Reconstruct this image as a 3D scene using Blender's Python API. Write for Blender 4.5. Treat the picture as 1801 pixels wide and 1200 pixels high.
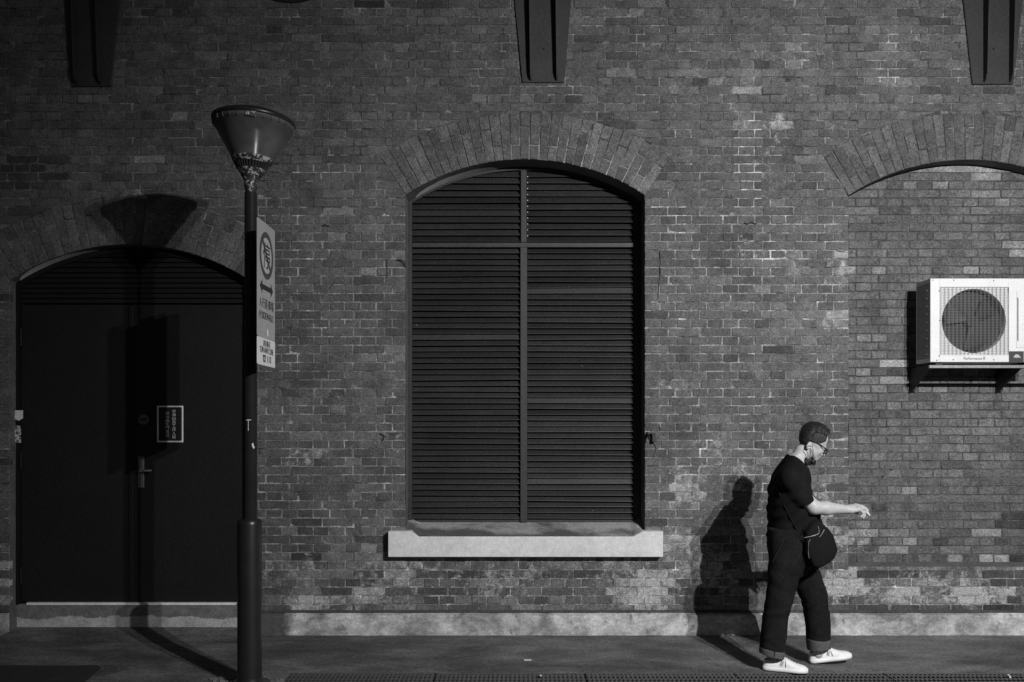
import bpy, math, random
import numpy as np
from mathutils import Matrix, Vector
R = math.radians
scene = bpy.context.scene
col = scene.collection
for o in list(bpy.data.objects): bpy.data.objects.remove(o)
rng = random.Random(11)

# ------------------------------------------------------------------ camera
CAM_D, CAM_Z, FPX, HOR = 6.8, 1.655, 1500.0, 750.0
cam = bpy.data.cameras.new('camera')
cam.sensor_width = 36; cam.lens = 36 * FPX / 1801; cam.shift_y = (HOR - 600) / 1801
cam.clip_end = 500; cam.clip_start = 0.05
camo = bpy.data.objects.new('camera', cam); col.objects.link(camo)
camo.location = (0, -CAM_D, CAM_Z); camo.rotation_euler = (R(90), 0, 0)
scene.camera = camo

# ------------------------------------------------------------------ sky and lamps
world = bpy.data.worlds.new('World'); scene.world = world; world.use_nodes = True
wn = world.node_tree.nodes; wl = world.node_tree.links
sky = wn.new('ShaderNodeTexSky'); sky.sky_type = 'NISHITA'; sky.sun_disc = False
sky.sun_elevation = R(2); sky.sun_rotation = R(150)
bw = wn.new('ShaderNodeRGBToBW')
wl.new(sky.outputs[0], bw.inputs[0]); wl.new(bw.outputs[0], wn['Background'].inputs[0])
wn['Background'].inputs[1].default_value = 0.030

LAMPS = [(3.30, -6.9, 4.42), (3.74, -6.9, 4.42)]      # the twin street lamp across the path that throws the double shadows
for L in LAMPS:
    ld = bpy.data.lights.new('street_lamp_light', 'SPOT')
    ld.energy = 1330; ld.spot_size = R(102); ld.spot_blend = 1.0; ld.shadow_soft_size = 0.035
    lo = bpy.data.objects.new('street_lamp_light', ld); col.objects.link(lo)
    lo.location = L
    d = Vector((2.3, 0, 1.0)) - Vector(L)
    lo.rotation_euler = d.to_track_quat('-Z', 'Y').to_euler()

vs = scene.view_settings
scene.display_settings.display_device = 'sRGB'
vs.view_transform = 'Standard'; vs.look = 'None'; vs.exposure = 0; vs.gamma = 1; vs.use_curve_mapping = False
scene.render.engine = 'CYCLES'

# ------------------------------------------------------------------ helpers
def W(px, py, y):
    d = (CAM_D + y) / FPX
    return Vector(((px - 900) * d, y, CAM_Z + (HOR - py) * d))
def WX(px, y=0.0): return (px - 900) * (CAM_D + y) / FPX
def WZ(py, y=0.0): return CAM_Z + (HOR - py) * (CAM_D + y) / FPX

def tag(o, label=None, cat=None, group=None, kind=None):
    if label: o['label'] = label
    if cat: o['category'] = cat
    if group: o['group'] = group
    if kind: o['kind'] = kind
    return o
def empty(name, loc=(0, 0, 0)):
    o = bpy.data.objects.new(name, None); col.objects.link(o); o.location = loc
    o.empty_display_size = 0.1
    return o
def link(name, me, parent=None, m=None, smooth=False):
    o = bpy.data.objects.new(name, me); col.objects.link(o)
    if m and not me.materials: me.materials.append(m)
    if smooth: me.shade_smooth()
    if parent:
        o.parent = parent
        if parent.type == 'EMPTY': o.matrix_parent_inverse = Matrix.Translation(-parent.location)
    return o

class MB:
    def __init__(s): s.v = []; s.f = []; s.sm = []
    def add(s, vs, fs, smooth=False):
        n = len(s.v); s.v += [tuple(v) for v in vs]
        for f in fs: s.f.append([i + n for i in f]); s.sm.append(smooth)
    def box(s, x0, x1, y0, y1, z0, z1, c=0.0):
        if c <= 0:
            v = [(x0,y0,z0),(x1,y0,z0),(x1,y1,z0),(x0,y1,z0),(x0,y0,z1),(x1,y0,z1),(x1,y1,z1),(x0,y1,z1)]
            s.add(v, [(0,3,2,1),(4,5,6,7),(0,1,5,4),(1,2,6,5),(2,3,7,6),(3,0,4,7)])
        else:
            r = [(x0,z0),(x1,z0),(x1,z1),(x0,z1)]
            def ring(y, i): return [(x0+i,y,z0+i),(x1-i,y,z0+i),(x1-i,y,z1-i),(x0+i,y,z1-i)]
            v = ring(y0, c) + ring(y0 + c, 0) + ring(y1 - c, 0) + ring(y1, c)
            f = [(0,1,2,3),(15,14,13,12)]
            for k in range(3):
                for i in range(4):
                    j = (i+1) % 4
                    f.append((4*k+i, 4*k+4+i, 4*k+4+j, 4*k+j))
            s.add(v, f)
    def prism(s, pts, y0, y1):
        """pts: polygon in (x, z), counter-clockwise seen from the camera"""
        n = len(pts)
        v = [(x, y0, z) for x, z in pts] + [(x, y1, z) for x, z in pts]
        s.add(v, [list(range(n)), list(range(2*n-1, n-1, -1))] + [(i, n+i, n+(i+1) % n, (i+1) % n) for i in range(n)])
    def tube(s, path, r, n=8, caps=True, smooth=True):
        P = [Vector(p) for p in path]; rs = r if isinstance(r, (list, tuple)) else [r]*len(P)
        v = []; up0 = None
        for i, p in enumerate(P):
            t = (P[min(i+1, len(P)-1)] - P[max(i-1, 0)]).normalized()
            up = up0 if up0 is not None else (Vector((0,0,1)) if abs(t.z) < 0.9 else Vector((1,0,0)))
            a = t.cross(up).normalized(); b = t.cross(a).normalized(); up0 = -b if False else up
            for k in range(n):
                w = 2*math.pi*k/n
                v.append(p + (a*math.cos(w) + b*math.sin(w))*rs[i])
        f = []
        for i in range(len(P)-1):
            for k in range(n):
                j = (k+1) % n
                f.append((i*n+k, i*n+j, (i+1)*n+j, (i+1)*n+k))
        s.add(v, f, smooth)
        if caps: s.add(v[:n], [list(range(n))[::-1]]); s.add(v[-n:], [list(range(n))])
    def lathe(s, prof, c, n=32, smooth=True, close=True):
        v = []
        for r, z in prof:
            for k in range(n):
                w = 2*math.pi*k/n; v.append((c[0]+r*math.cos(w), c[1]+r*math.sin(w), c[2]+z))
        f = []
        for i in range(len(prof)-1):
            for k in range(n):
                j = (k+1) % n; f.append((i*n+k, i*n+j, (i+1)*n+j, (i+1)*n+k))
        s.add(v, f, smooth)
        if close:
            s.add(v[:n], [list(range(n))[::-1]]); s.add(v[-n:], [list(range(n))])
    def disc(s, c, r, y0, y1, n=32):
        s.prism([(c[0]+r*math.cos(2*math.pi*k/n), c[1]+r*math.sin(2*math.pi*k/n)) for k in range(n)], y0, y1)
    def mesh(s, name):
        me = bpy.data.meshes.new(name); me.from_pydata(s.v, [], s.f)
        me.polygons.foreach_set('use_smooth', s.sm); me.update()
        return me
    def build(s, name, m, parent=None): return link(name, s.mesh(name), parent, m)

# ------------------------------------------------------------------ materials (all neutral: a black and white photograph)
class NT:
    def __init__(s, name):
        s.m = bpy.data.materials.new(name); s.m.use_nodes = True
        s.n = s.m.node_tree.nodes; s.l = s.m.node_tree.links; s.b = s.n['Principled BSDF']
        g = s.n.new('ShaderNodeNewGeometry'); s.pos = g.outputs['Position']
    def _in(s, sock, v):
        if isinstance(v, (int, float)): sock.default_value = v
        else: s.l.new(v, sock)
    def math(s, op, a, b=0.0, c=None, clamp=False):
        n = s.n.new('ShaderNodeMath'); n.operation = op; n.use_clamp = clamp
        s._in(n.inputs[0], a); s._in(n.inputs[1], b)
        if c is not None: s._in(n.inputs[2], c)
        return n.outputs[0]
    def noise(s, scale, detail=3, rough=0.55, dist=0.0, sc3=None, off=0):
        n = s.n.new('ShaderNodeTexNoise'); n.inputs['Scale'].default_value = scale
        n.inputs['Detail'].default_value = detail; n.inputs['Roughness'].default_value = rough
        n.inputs['Distortion'].default_value = dist
        mp = s.n.new('ShaderNodeMapping'); mp.inputs['Scale'].default_value = sc3 or (1, 1, 1)
        mp.inputs['Location'].default_value = (off, off*1.7, off*0.3)
        s.l.new(s.pos, mp.inputs[0]); s.l.new(mp.outputs[0], n.inputs['Vector'])
        return n.outputs[0]
    def step(s, v, a, b):
        n = s.n.new('ShaderNodeMapRange'); n.interpolation_type = 'SMOOTHSTEP'
        s._in(n.inputs[0], v); n.inputs[1].default_value = a; n.inputs[2].default_value = b
        return n.outputs[0]
    def grain(s): return s.step(s.noise(105, 2, 0.7), 0.30, 0.70)
    def mix(s, a, b, t):
        n = s.n.new('ShaderNodeMix'); n.data_type = 'FLOAT'
        s._in(n.inputs[0], t); s._in(n.inputs[2], a); s._in(n.inputs[3], b)
        return n.outputs[0]
    def attr(s, name):
        a = s.n.new('ShaderNodeAttribute'); a.attribute_type = 'GEOMETRY'; a.attribute_name = name
        b = s.n.new('ShaderNodeAttribute'); b.attribute_type = 'OBJECT'; b.attribute_name = name
        return s.math('ADD', a.outputs['Fac'], b.outputs['Fac'])
    def var(s, v, nz, amp):            # v * (1 + amp*(noise-0.5)*2)
        return s.math('MULTIPLY', v, s.math('MULTIPLY_ADD', nz, 2*amp, 1-amp))
    def fin(s, v, rough=0.8, bump=None, bs=0.3, bd=0.004, metal=0.0, spec=0.5):
        v = s.math('MAXIMUM', v, 0.002)
        c = s.n.new('ShaderNodeCombineColor')
        for i in range(3): s.l.new(v, c.inputs[i])
        s.l.new(c.outputs[0], s.b.inputs['Base Color'])
        s._in(s.b.inputs['Roughness'], rough); s.b.inputs['Metallic'].default_value = metal
        s.b.inputs['Specular IOR Level'].default_value = spec
        if bump is not None:
            bn = s.n.new('ShaderNodeBump'); bn.inputs['Strength'].default_value = bs; bn.inputs['Distance'].default_value = bd
            s.l.new(bump, bn.inputs['Height']); s.l.new(bn.outputs[0], s.b.inputs['Normal'])
        return s.m
def simple(name, alb, rough=0.6, a1=0.25, s1=12, a2=0.3, s2=160, bump=0.15, metal=0.0, spec=0.5, grain=0.35):
    t = NT(name); v = t.var(alb, t.noise(s1, 5), a1) if a1 else alb
    n2 = t.noise(s2, 3); v = t.var(v, n2, a2)
    if grain: v = t.var(v, t.grain(), grain*.5)
    return t.fin(v, rough, n2, bump, 0.002, metal, spec)

def brick_mat():
    t = NT('weathered_brick'); tone = t.attr('tone'); wash = t.attr('wash')
    n1 = t.noise(7, 8, 0.7, 0.4); n2 = t.noise(40, 5, 0.7); n3 = t.grain()
    v = t.var(tone, n1, 0.9); v = t.var(v, n2, 0.8); v = t.var(v, n3, 0.40)
    v = t.var(v, t.noise(1.1, 5, 0.65, off=3), 0.6)
    v = t.mix(v, t.math('MULTIPLY', v, 0.55), t.step(t.noise(9, 6, 0.7, 0.5, (1, 1, 1.6), off=6), 0.60, 0.74))
    w = t.step(t.math('ADD', t.mix(t.noise(4.5, 10, 0.74, 0.5), t.noise(17, 8, 0.72, 0.6, off=7), 0.4), t.math('MULTIPLY', wash, 0.25)), 0.57, 0.72)
    w = t.math('MULTIPLY', w, t.step(wash, 0.0, 0.25))
    v = t.mix(v, t.var(t.var(0.40, n2, 1.0), n3, 0.35), t.math('MULTIPLY', w, 0.9))
    return t.fin(v, 0.9, t.math('ADD', n2, t.math('MULTIPLY', n3, 0.5)), 0.6, 0.006, spec=0.25)
def mortar_mat():
    t = NT('lime_mortar'); tone = t.attr('tone')
    n2 = t.noise(26, 6, 0.7); n3 = t.grain()
    v = t.var(t.var(tone, n2, 1.2), n3, 0.38)
    v = t.var(v, t.noise(4.0, 6, 0.7, off=9), 1.5)
    return t.fin(v, 0.95, n2, 0.5, 0.004, spec=0.2)
M_BRICK = brick_mat(); M_MORTAR = mortar_mat()
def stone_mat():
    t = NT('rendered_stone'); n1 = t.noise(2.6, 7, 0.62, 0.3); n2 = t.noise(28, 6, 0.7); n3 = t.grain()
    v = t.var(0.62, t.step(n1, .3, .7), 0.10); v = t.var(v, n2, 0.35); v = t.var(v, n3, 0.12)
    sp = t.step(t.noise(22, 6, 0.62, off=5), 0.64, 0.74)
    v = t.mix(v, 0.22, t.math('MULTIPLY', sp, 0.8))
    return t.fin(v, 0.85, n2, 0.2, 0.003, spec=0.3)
M_STONE = stone_mat()
def plinth_mat():
    t = NT('stained_plinth_render'); n1 = t.noise(2.1, 8, 0.66, 0.5, (1, 1, 1.3)); n2 = t.noise(24, 7, 0.7); n3 = t.grain()
    v = t.mix(0.20, 0.46, t.step(n1, 0.36, 0.60)); v = t.var(v, t.step(t.noise(7, 8, 0.7, 0.4, (1, 1, 1.8), off=2), 0.3, 0.7), 0.32); v = t.var(v, n2, 0.5); v = t.var(v, n3, 0.22)
    sp = t.step(t.noise(14, 8, 0.68, off=5, sc3=(1, 1, 0.55)), 0.57, 0.69)
    v = t.mix(v, 0.09, t.math('MULTIPLY', sp, 0.7))
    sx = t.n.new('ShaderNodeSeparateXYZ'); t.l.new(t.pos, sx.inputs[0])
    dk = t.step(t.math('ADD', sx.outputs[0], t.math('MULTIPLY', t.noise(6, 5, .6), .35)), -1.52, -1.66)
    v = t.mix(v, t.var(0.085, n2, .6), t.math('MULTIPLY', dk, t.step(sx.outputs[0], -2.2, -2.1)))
    return t.fin(v, 0.9, n2, 0.4, 0.004, spec=0.2)
M_PLINTH = plinth_mat()
M_LEDGE = simple('dark_ledge_mortar', 0.055, 0.95, 0.6, 6, 0.6, 50, 0.4, grain=0.6)
def paving_mat():
    t = NT('worn_pavement'); n1 = t.noise(1.6, 8, 0.65, 0.4, (0.6, 1, 1)); n2 = t.noise(34, 6, 0.7); n3 = t.grain()
    v = t.mix(0.068, 0.150, t.step(n1, 0.36, 0.64)); v = t.var(v, t.step(t.noise(5, 9, 0.72, 0.3, (0.45, 1, 1), off=4), 0.3, 0.7), 0.35); v = t.var(v, t.step(n2, .34, .66), 0.28); v = t.var(v, n3, 0.42)
    return t.fin(v, 0.78, t.math('ADD', n2, t.math('MULTIPLY', n3, 0.5)), 0.5, 0.004, spec=0.35)
M_PAVE = paving_mat()
M_PATCH = simple('tar_patch', 0.022, 0.85, 0.5, 6, 0.6, 90, 0.6, grain=0.7)
def shutter_mat(name, alb):
    t = NT(name); v = t.var(alb, t.noise(3, 5), .35); n2 = t.noise(60, 3); v = t.var(v, n2, .5); v = t.var(v, t.grain(), .35)
    oi = t.n.new('ShaderNodeObjectInfo'); v = t.math('MULTIPLY', v, t.math('MULTIPLY_ADD', oi.outputs['Random'], .55, .74))
    sp = t.step(t.noise(48, 2, .5, off=8), .755, .79)
    return t.fin(t.mix(v, .30, t.math('MULTIPLY', sp, .8)), .5, n2, .15, .002, spec=.35)
M_SHUT = shutter_mat('shutter_paint', 0.026)
M_SHUTF = simple('shutter_frame_paint', 0.036, 0.55, 0.3, 3, 0.5, 60, 0.15, grain=0.6, spec=0.35)
M_SHUTP = simple('faded_slat_paint', 0.033, 0.55, 0.3, 3, 0.5, 60, 0.15, grain=0.6, spec=0.35)
M_DOOR = simple('door_paint', 0.011, 0.55, 0.3, 2, 0.4, 50, 0.05, grain=0.6, spec=0.3)
M_DOORF = simple('door_frame_paint', 0.008, 0.6, 0.3, 2, 0.4, 50, 0.05, grain=0.5, spec=0.25)
M_STEEL = simple('bracket_paint', 0.034, 0.6, 0.35, 5, 0.5, 70, 0.2, grain=0.6, spec=0.3)
M_POLE = simple('post_paint', 0.016, 0.34, 0.3, 8, 0.4, 90, 0.08, grain=0.3, spec=0.45)
def smoky_glass():
    t = NT('smoky_lamp_glass'); v = t.var(0.15, t.noise(9, 5), 0.7); m = t.fin(v, 0.32, spec=0.6)
    tr = t.n.new('ShaderNodeBsdfTransparent'); tr.inputs[0].default_value = (.54, .54, .54, 1)
    mx = t.n.new('ShaderNodeMixShader'); mx.inputs[0].default_value = 0.36
    out = t.n['Material Output']; t.l.new(t.b.outputs[0], mx.inputs[1]); t.l.new(tr.outputs[0], mx.inputs[2]); t.l.new(mx.outputs[0], out.inputs['Surface'])
    return m
M_LAMP = smoky_glass()
M_TUBE = simple('lamp_tube_metal', 0.85, 0.30, 0.2, 20, 0.5, 60, 0.0, metal=1.0)
M_METAL = simple('worn_metal', 0.30, 0.4, 0.4, 20, 0.4, 120, 0.1, metal=0.4)
M_ZINC = simple('threshold_metal', 0.78, 0.5, 0.3, 20, 0.3, 120, 0.1)
def flaky(a):
    t = NT('flaking_paint'); k = t.step(t.noise(26, 6, 0.6, 0.8), a, a+.05)
    return t.fin(t.var(t.mix(0.03, 0.42, k), t.noise(120, 3), 0.5), 0.6, k, 0.3, 0.002)
M_FLAKE = flaky(.50)
M_FLAKE2 = flaky(.56)
M_WHITE = simple('painted_white_steel', 0.66, 0.4, 0.12, 5, 0.1, 80, 0.03, grain=0.12)
M_AC_SHADE = simple('shaded_casing_side', 0.30, 0.5, 0.2, 8, 0.2, 80, 0.03, grain=0.3)  # white casing darkened: shade on the side away from the lamps, as colour
M_BLACK = simple('black_plastic', 0.012, 0.6, 0.2, 10, 0.3, 80, 0.05, grain=0.4)
M_DARK = simple('dark_void', 0.006, 0.9, 0, 1, 0.2, 50, 0.0, grain=0)
M_SIGN = simple('sign_face', 0.40, 0.45, 0.15, 6, 0.15, 60, 0.02, grain=0.3)
M_SIGNW = simple('sign_white', 0.80, 0.45, 0.08, 6, 0.1, 60, 0.02, grain=0.15)
M_INK = simple('sign_ink', 0.035, 0.5, 0.1, 10, 0.2, 60, 0.0, grain=0.2)
M_RING = simple('sign_ring_ink', 0.075, 0.5, 0.1, 10, 0.2, 60, 0.0, grain=0.2)
M_SKIN = simple('skin', 0.40, 0.5, 0.12, 18, 0.12, 120, 0.08, grain=0.15, spec=0.35)
def hair_mat(name, v0, amp):
    t = NT(name); n = t.noise(160, 4, 0.7, 0.3, (1, 1, 2.2)); v = t.var(v0, n, amp)
    return t.fin(v, 0.5, n, 0.8, 0.004, spec=0.4)
M_HAIR = hair_mat('hair_dark', 0.016, 0.9); M_HAIRS = hair_mat('hair_cropped', 0.023, 1.8)
M_TEE = simple('black_cotton', 0.0085, 0.95, 0.3, 14, 0.3, 200, 0.2, grain=0.3, spec=0.1)
def denim():
    t = NT('dark_denim'); n = t.noise(7, 5, 0.6); w = t.noise(300, 2, 0.5, 0, (1, 1, 0.15))
    v = t.var(t.var(t.var(0.0095, n, 0.9), w, 0.6), t.grain(), 0.35)
    return t.fin(v, 0.95, t.math('ADD', w, n), 0.4, 0.004, spec=0.12)
M_DENIM = denim()
M_CUFF = simple('turned_up_denim', 0.085, 0.9, 0.35, 25, 0.6, 220, 0.4, grain=0.5, spec=0.15)
M_SHOE = simple('white_canvas', 0.72, 0.6, 0.1, 20, 0.1, 150, 0.1, grain=0.1, spec=0.3)
M_SOLE = simple('white_rubber', 0.74, 0.5, 0.15, 20, 0.1, 150, 0.05, grain=0.1)
M_LACE = simple('shoe_lace', 0.30, 0.9, 0.2, 60, 0.2, 150, 0.1)
M_BAG = simple('black_nylon', 0.007, 0.8, 0.3, 10, 0.4, 120, 0.3, grain=0.5, spec=0.12)
M_ZIP = simple('zip_metal', 0.28, 0.35, 0.3, 40, 0.3, 150, 0.1, metal=0.5)
M_LENS = simple('spectacle_lens', 0.16, 0.1, 0.1, 20, 0.1, 80, 0.0, spec=0.6, grain=0)
M_PAPER = simple('scrap_paper', 0.62, 0.8, 0.25, 40, 0.4, 120, 0.1)
def sticker_mat():
    t = NT('printed_sticker'); k = t.step(t.noise(42, 3, 0.6, 0.4, (1, 1, 1.3)), 0.46, 0.54)
    return t.fin(t.var(t.mix(0.08, 0.55, k), t.noise(120, 3), 0.4), 0.6)
M_STICK = sticker_mat()
M_GRATE = simple('galvanised_bar', 0.07, 0.6, 0.4, 20, 0.5, 120, 0.2)
M_TICK = simple('bar_between', 0.028, 0.7, 0.4, 20, 0.5, 120, 0.2)
M_CONC = simple('concrete_lump', 0.12, 0.9, 0.4, 12, 0.6, 80, 0.6)
M_REVEAL = simple('plastered_reveal', 0.10, 0.9, 0.6, 7, 0.6, 60, 0.4, grain=0.5)
def step_mat():
    t = NT('patched_step'); sp = t.n.new('ShaderNodeSeparateXYZ'); t.l.new(t.pos, sp.inputs[0])
    e = t.math('ADD', sp.outputs[2], t.math('MULTIPLY', t.noise(5, 5, 0.6, sc3=(1, 1, 0)), -0.14))
    k = t.step(e, 0.034, 0.046)
    v = t.mix(t.var(0.40, t.noise(9, 6, 0.65), 0.6), t.var(0.16, t.noise(14, 6, 0.65), 0.6), k)
    v = t.var(v, t.grain(), 0.25)
    return t.fin(v, 0.9, t.noise(30, 6, 0.7), 0.4, 0.004, spec=0.2)
M_STEP = step_mat()
def sill_top_mat():
    t = NT('stained_sill_slope'); k = t.step(t.noise(1.7, 5, 0.6, 0.2, (1, 1.5, 1.5), off=1.3), 0.42, 0.60)
    v = t.var(t.mix(0.10, 0.34, k), t.noise(60, 5, 0.7), 0.6); v = t.var(v, t.grain(), 0.25)
    return t.fin(v, 0.85, t.noise(60, 5), 0.3, 0.003, spec=0.2)
M_SILLTOP = sill_top_mat()

# ------------------------------------------------------------------ ground
GR_F, GR_B = -1.30, -1.083           # near and far edge of the drain
def sheet(name, x0, x1, y0, y1, z, m):
    b = MB(); b.add([(x0,y0,z),(x1,y0,z),(x1,y1,z),(x0,y1,z)], [(0,1,2,3)])
    return tag(b.build(name, m), kind='structure')
XG0 = WX(503, -1.09)                  # left end of the drain
b = MB()
for (x0,x1,y0,y1) in ((-60,60,GR_B,0.6),(-60,60,-60,GR_F),(-60,XG0,GR_F,GR_B),(12,60,GR_F,GR_B)):
    b.add([(x0,y0,0),(x1,y0,0),(x1,y1,0),(x0,y1,0)], [(0,1,2,3)])
tag(b.build('pavement', M_PAVE), kind='structure')
b = MB(); z = -0.22
b.add([(XG0,GR_F,z),(12,GR_F,z),(12,GR_B,z),(XG0,GR_B,z)], [(0,1,2,3)])
b.add([(XG0,GR_B,z),(12,GR_B,z),(12,GR_B,-.001),(XG0,GR_B,-.001)], [(0,1,2,3)])
b.add([(XG0,GR_F,z),(12,GR_F,z),(12,GR_F,-.001),(XG0,GR_F,-.001)], [(3,2,1,0)])
b.add([(XG0,GR_F,z),(XG0,GR_B,z),(XG0,GR_B,-.001),(XG0,GR_F,-.001)], [(0,1,2,3)])
tag(b.build('drain_channel', M_DARK), kind='structure')
# tar patch on the left
b = MB(); pts = []
for px, py in ((-330,1172),(-60,1172),(20,1171),(90,1172),(172,1171),(178,1176),(166,1186),(150,1200),(140,1215),(-330,1215)):
    p = W(px, py, -0.9); d = CAM_Z*FPX/(py-HOR); pts.append(((px-900)*d/FPX, d-CAM_D, 0.004))
b.add(pts, [list(range(len(pts)))[::-1]])
tag(b.build('tar_patch', M_PATCH), kind='structure')

# ------------------------------------------------------------------ brick wall
wall = tag(empty('brick_wall', (0, 0, 0)), 'old weathered brick warehouse wall with arched shuttered window and arched double door', 'wall')
S0 = FPX / CAM_D
COURSE = 15.2 / S0; ZR = WZ(440)
XL, XR, ZTOP = -5.6, 5.6, 6.0
ZPL = WZ(1078)                       # top of plinth
R_IN, R_OUT, HALF = 384.8/S0, 468/S0, 211/S0
TH = math.asin(HALF / R_IN)
class Arch:
    def __init__(s, pxc, pyapex, zbot):
        s.cx = WX(pxc); s.cz = WZ(pyapex) - R_IN; s.zbot = zbot
        s.zs = s.cz + R_IN*math.cos(TH); s.zo = s.cz + R_OUT*math.cos(TH); s.zt = s.cz + R_OUT
    def excl(s, z):
        """half width left out of the plain brickwork at height z"""
        if z < s.zbot or z > s.zt: return 0
        if z < s.zs: return HALF
        if z < s.zo: return (z - s.cz)*math.tan(TH)
        return math.sqrt(max(0, R_OUT**2 - (z - s.cz)**2))
WIN = Arch(923, 280, WZ(978)); DOOR = Arch(227, 430, -1); BAY = Arch(1703, 281, WZ(997))
ARCHES = [WIN, DOOR, BAY]

# where the photograph shows pale or dark bricks: (px, py, radius x, radius y, factor)
SPOTS = [(1312,158,20,6,1.9),(1342,170,10,8,1.4),(1292,142,24,6,1.25),(1358,218,4,4,1.3),(1366,240,4,4,1.2),(1312,222,14,8,1.3),(1402,100,8,16,1.7),
 (1450,122,14,8,1.6),(1575,137,20,8,1.5),(1640,170,12,7,1.6),(1530,55,16,9,1.5),(1555,80,16,12,1.4),(1477,448,15,8,2.4),(1360,460,14,12,1.5),
 (1370,543,18,8,1.5),(1355,552,25,8,1.4),(1460,550,18,10,1.6),(1215,660,28,9,1.5),(1346,507,8,8,1.7),(1545,250,10,6,1.5),(1610,10,18,8,1.3),
 (1720,550,40,10,1.2),(1800,440,20,12,1.8),(1720,480,14,8,1.9),(1540,478,7,7,2.0),(1510,600,14,7,1.6),(1560,645,28,8,1.9),(1520,660,18,8,1.7),(1585,660,10,8,1.7),(1565,676,20,7,1.8),(1530,690,18,7,1.5),
 (1585,720,14,7,1.5),(1715,800,20,8,1.4),(1700,760,16,7,1.4),(1590,870,16,8,1.6),(1740,940,22,8,1.9),(1692,987,14,7,2.8),(1722,987,14,7,2.6),(1755,987,26,7,2.6),
 (1585,955,12,7,1.9),(1520,940,30,8,1.5),(1560,970,26,8,1.6),(840,172,12,8,1.6),(925,172,12,7,1.5),(1115,20,14,8,1.4),(1085,128,14,7,1.4),(838,82,12,8,1.35),(830,128,12,8,1.3),
 (265,285,30,8,1.5),(380,105,22,7,1.6),(170,180,22,8,1.5),(1665,400,14,8,1.9),(1660,330,12,7,1.8),(1745,318,26,7,1.7),(1610,332,12,7,1.5),(1765,362,14,7,1.8),(1660,300,11,7,1.6),(1690,302,12,7,1.9),(1748,302,10,7,2.0),(1560,332,12,7,1.4),(1560,362,12,7,1.5),
 (695,930,14,9,1.4),(545,760,22,8,1.3),(690,635,16,7,1.4),(640,770,26,10,1.5),(510,1057,14,8,2.0),(540,1060,20,9,1.7),(640,1050,26,8,1.5),
 (1340,118,26,7,.55),(1480,38,20,8,.6),(1520,38,14,8,.5),(1620,38,26,8,.55),(1530,83,14,8,.6),(1635,160,26,8,.6),(1460,160,24,8,.6),(30,325,40,8,.6),(60,285,60,8,.55),(30,300,60,8,.5),(40,318,60,8,.6),
 (640,10,40,8,.6),(730,10,30,8,.6),(650,68,60,8,.7),(625,125,14,8,.6),(1085,100,40,8,.7),(1780,930,30,26,.5),(1775,985,16,8,.4),(1530,1005,50,9,.6),(1600,1005,50,9,.6),(1690,1005,60,9,.55),(1770,1005,60,9,.55),(790,1010,50,8,.7),(1010,1010,60,8,.65),(760,1045,50,8,.6),(850,1045,50,8,.6),(1060,1045,30,8,.65),(745,1060,40,9,.6),(560,950,30,40,.75),(520,890,40,40,.8),(1750,1050,30,30,.6)]
def tone_at(px, py):
    t = 0.108 * math.exp(rng.gauss(0, 0.115))
    if rng.random() < 0.05: t *= rng.choice((0.62, 0.7, 1.3, 1.45))
    if py > 930: t *= math.exp(rng.gauss(0, 0.22))
    if px > 1480: t *= 1.06
    if py < 260 and px < 1230: t *= 0.92
    for (sx, sy, rx, ry, f) in SPOTS:
        if abs(px-sx) < rx and abs(py-sy) < ry: t *= f; break
    return max(0.03, min(t, 0.42))
WASH = [(1140,1040,70,50,.75),(1070,1000,50,30,.35),(1480,1030,50,30,.95),(1550,1040,60,25,.55),(1600,1045,40,16,.9),(1720,1045,70,24,.95),(1650,1020,90,20,.5),(1500,950,40,30,.55),(1215,860,40,60,.6),(1250,790,40,30,.35),
 (1180,960,60,30,.5),(1440,900,40,60,.5),(560,1060,70,20,.65),(660,1050,60,30,.5),(700,1010,80,40,.4),(520,800,50,20,.45),(600,800,60,40,.25),(900,1020,200,40,.3),(1340,250,40,90,.22),(1330,440,50,40,.2),(1365,215,14,24,.45),
 (1460,560,40,30,.4),(700,800,60,60,.25),(520,1000,60,40,.3),(1240,1000,60,60,.55),(1320,820,60,60,.3),(1480,480,30,50,.35),(1700,1050,120,25,.4),(15,1010,30,60,.8)]
def wash_at(px, py):
    w = 0.0
    for (sx, sy, rx, ry, f) in WASH:
        d = ((px-sx)/rx)**2 + ((py-sy)/ry)**2
        w = max(w, f*max(0, 1.25-d))
    return min(1.0, w)
def mortar_tone(px, py):
    t = 0.125
    if py < 300: t = 0.115 if px > 1250 else 0.11
    if 455 < px < 712 and 380 < py < 1000: t = 0.18
    if 1134 < px < 1493 and 360 < py < 1000: t = 0.172
    if px > 1493 and py > 290: t = 0.085
    if py > 1000: t = 0.16
    t *= 1 + .8*wash_at(px, py)
    t *= math.exp(rng.gauss(0, .28))
    for (sx, sy, rx, ry, f) in ((1312,280,22,90,2.0),(1400,95,20,30,1.8),(1555,100,22,40,1.8),(1010,155,20,12,2.0),(570,300,60,12,1.7),(640,15,80,14,1.5),(1170,380,30,30,1.7),(1370,450,60,15,1.5)):
        if abs(px-sx) < rx and abs(py-sy) < ry: t *= f
    return t
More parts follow.
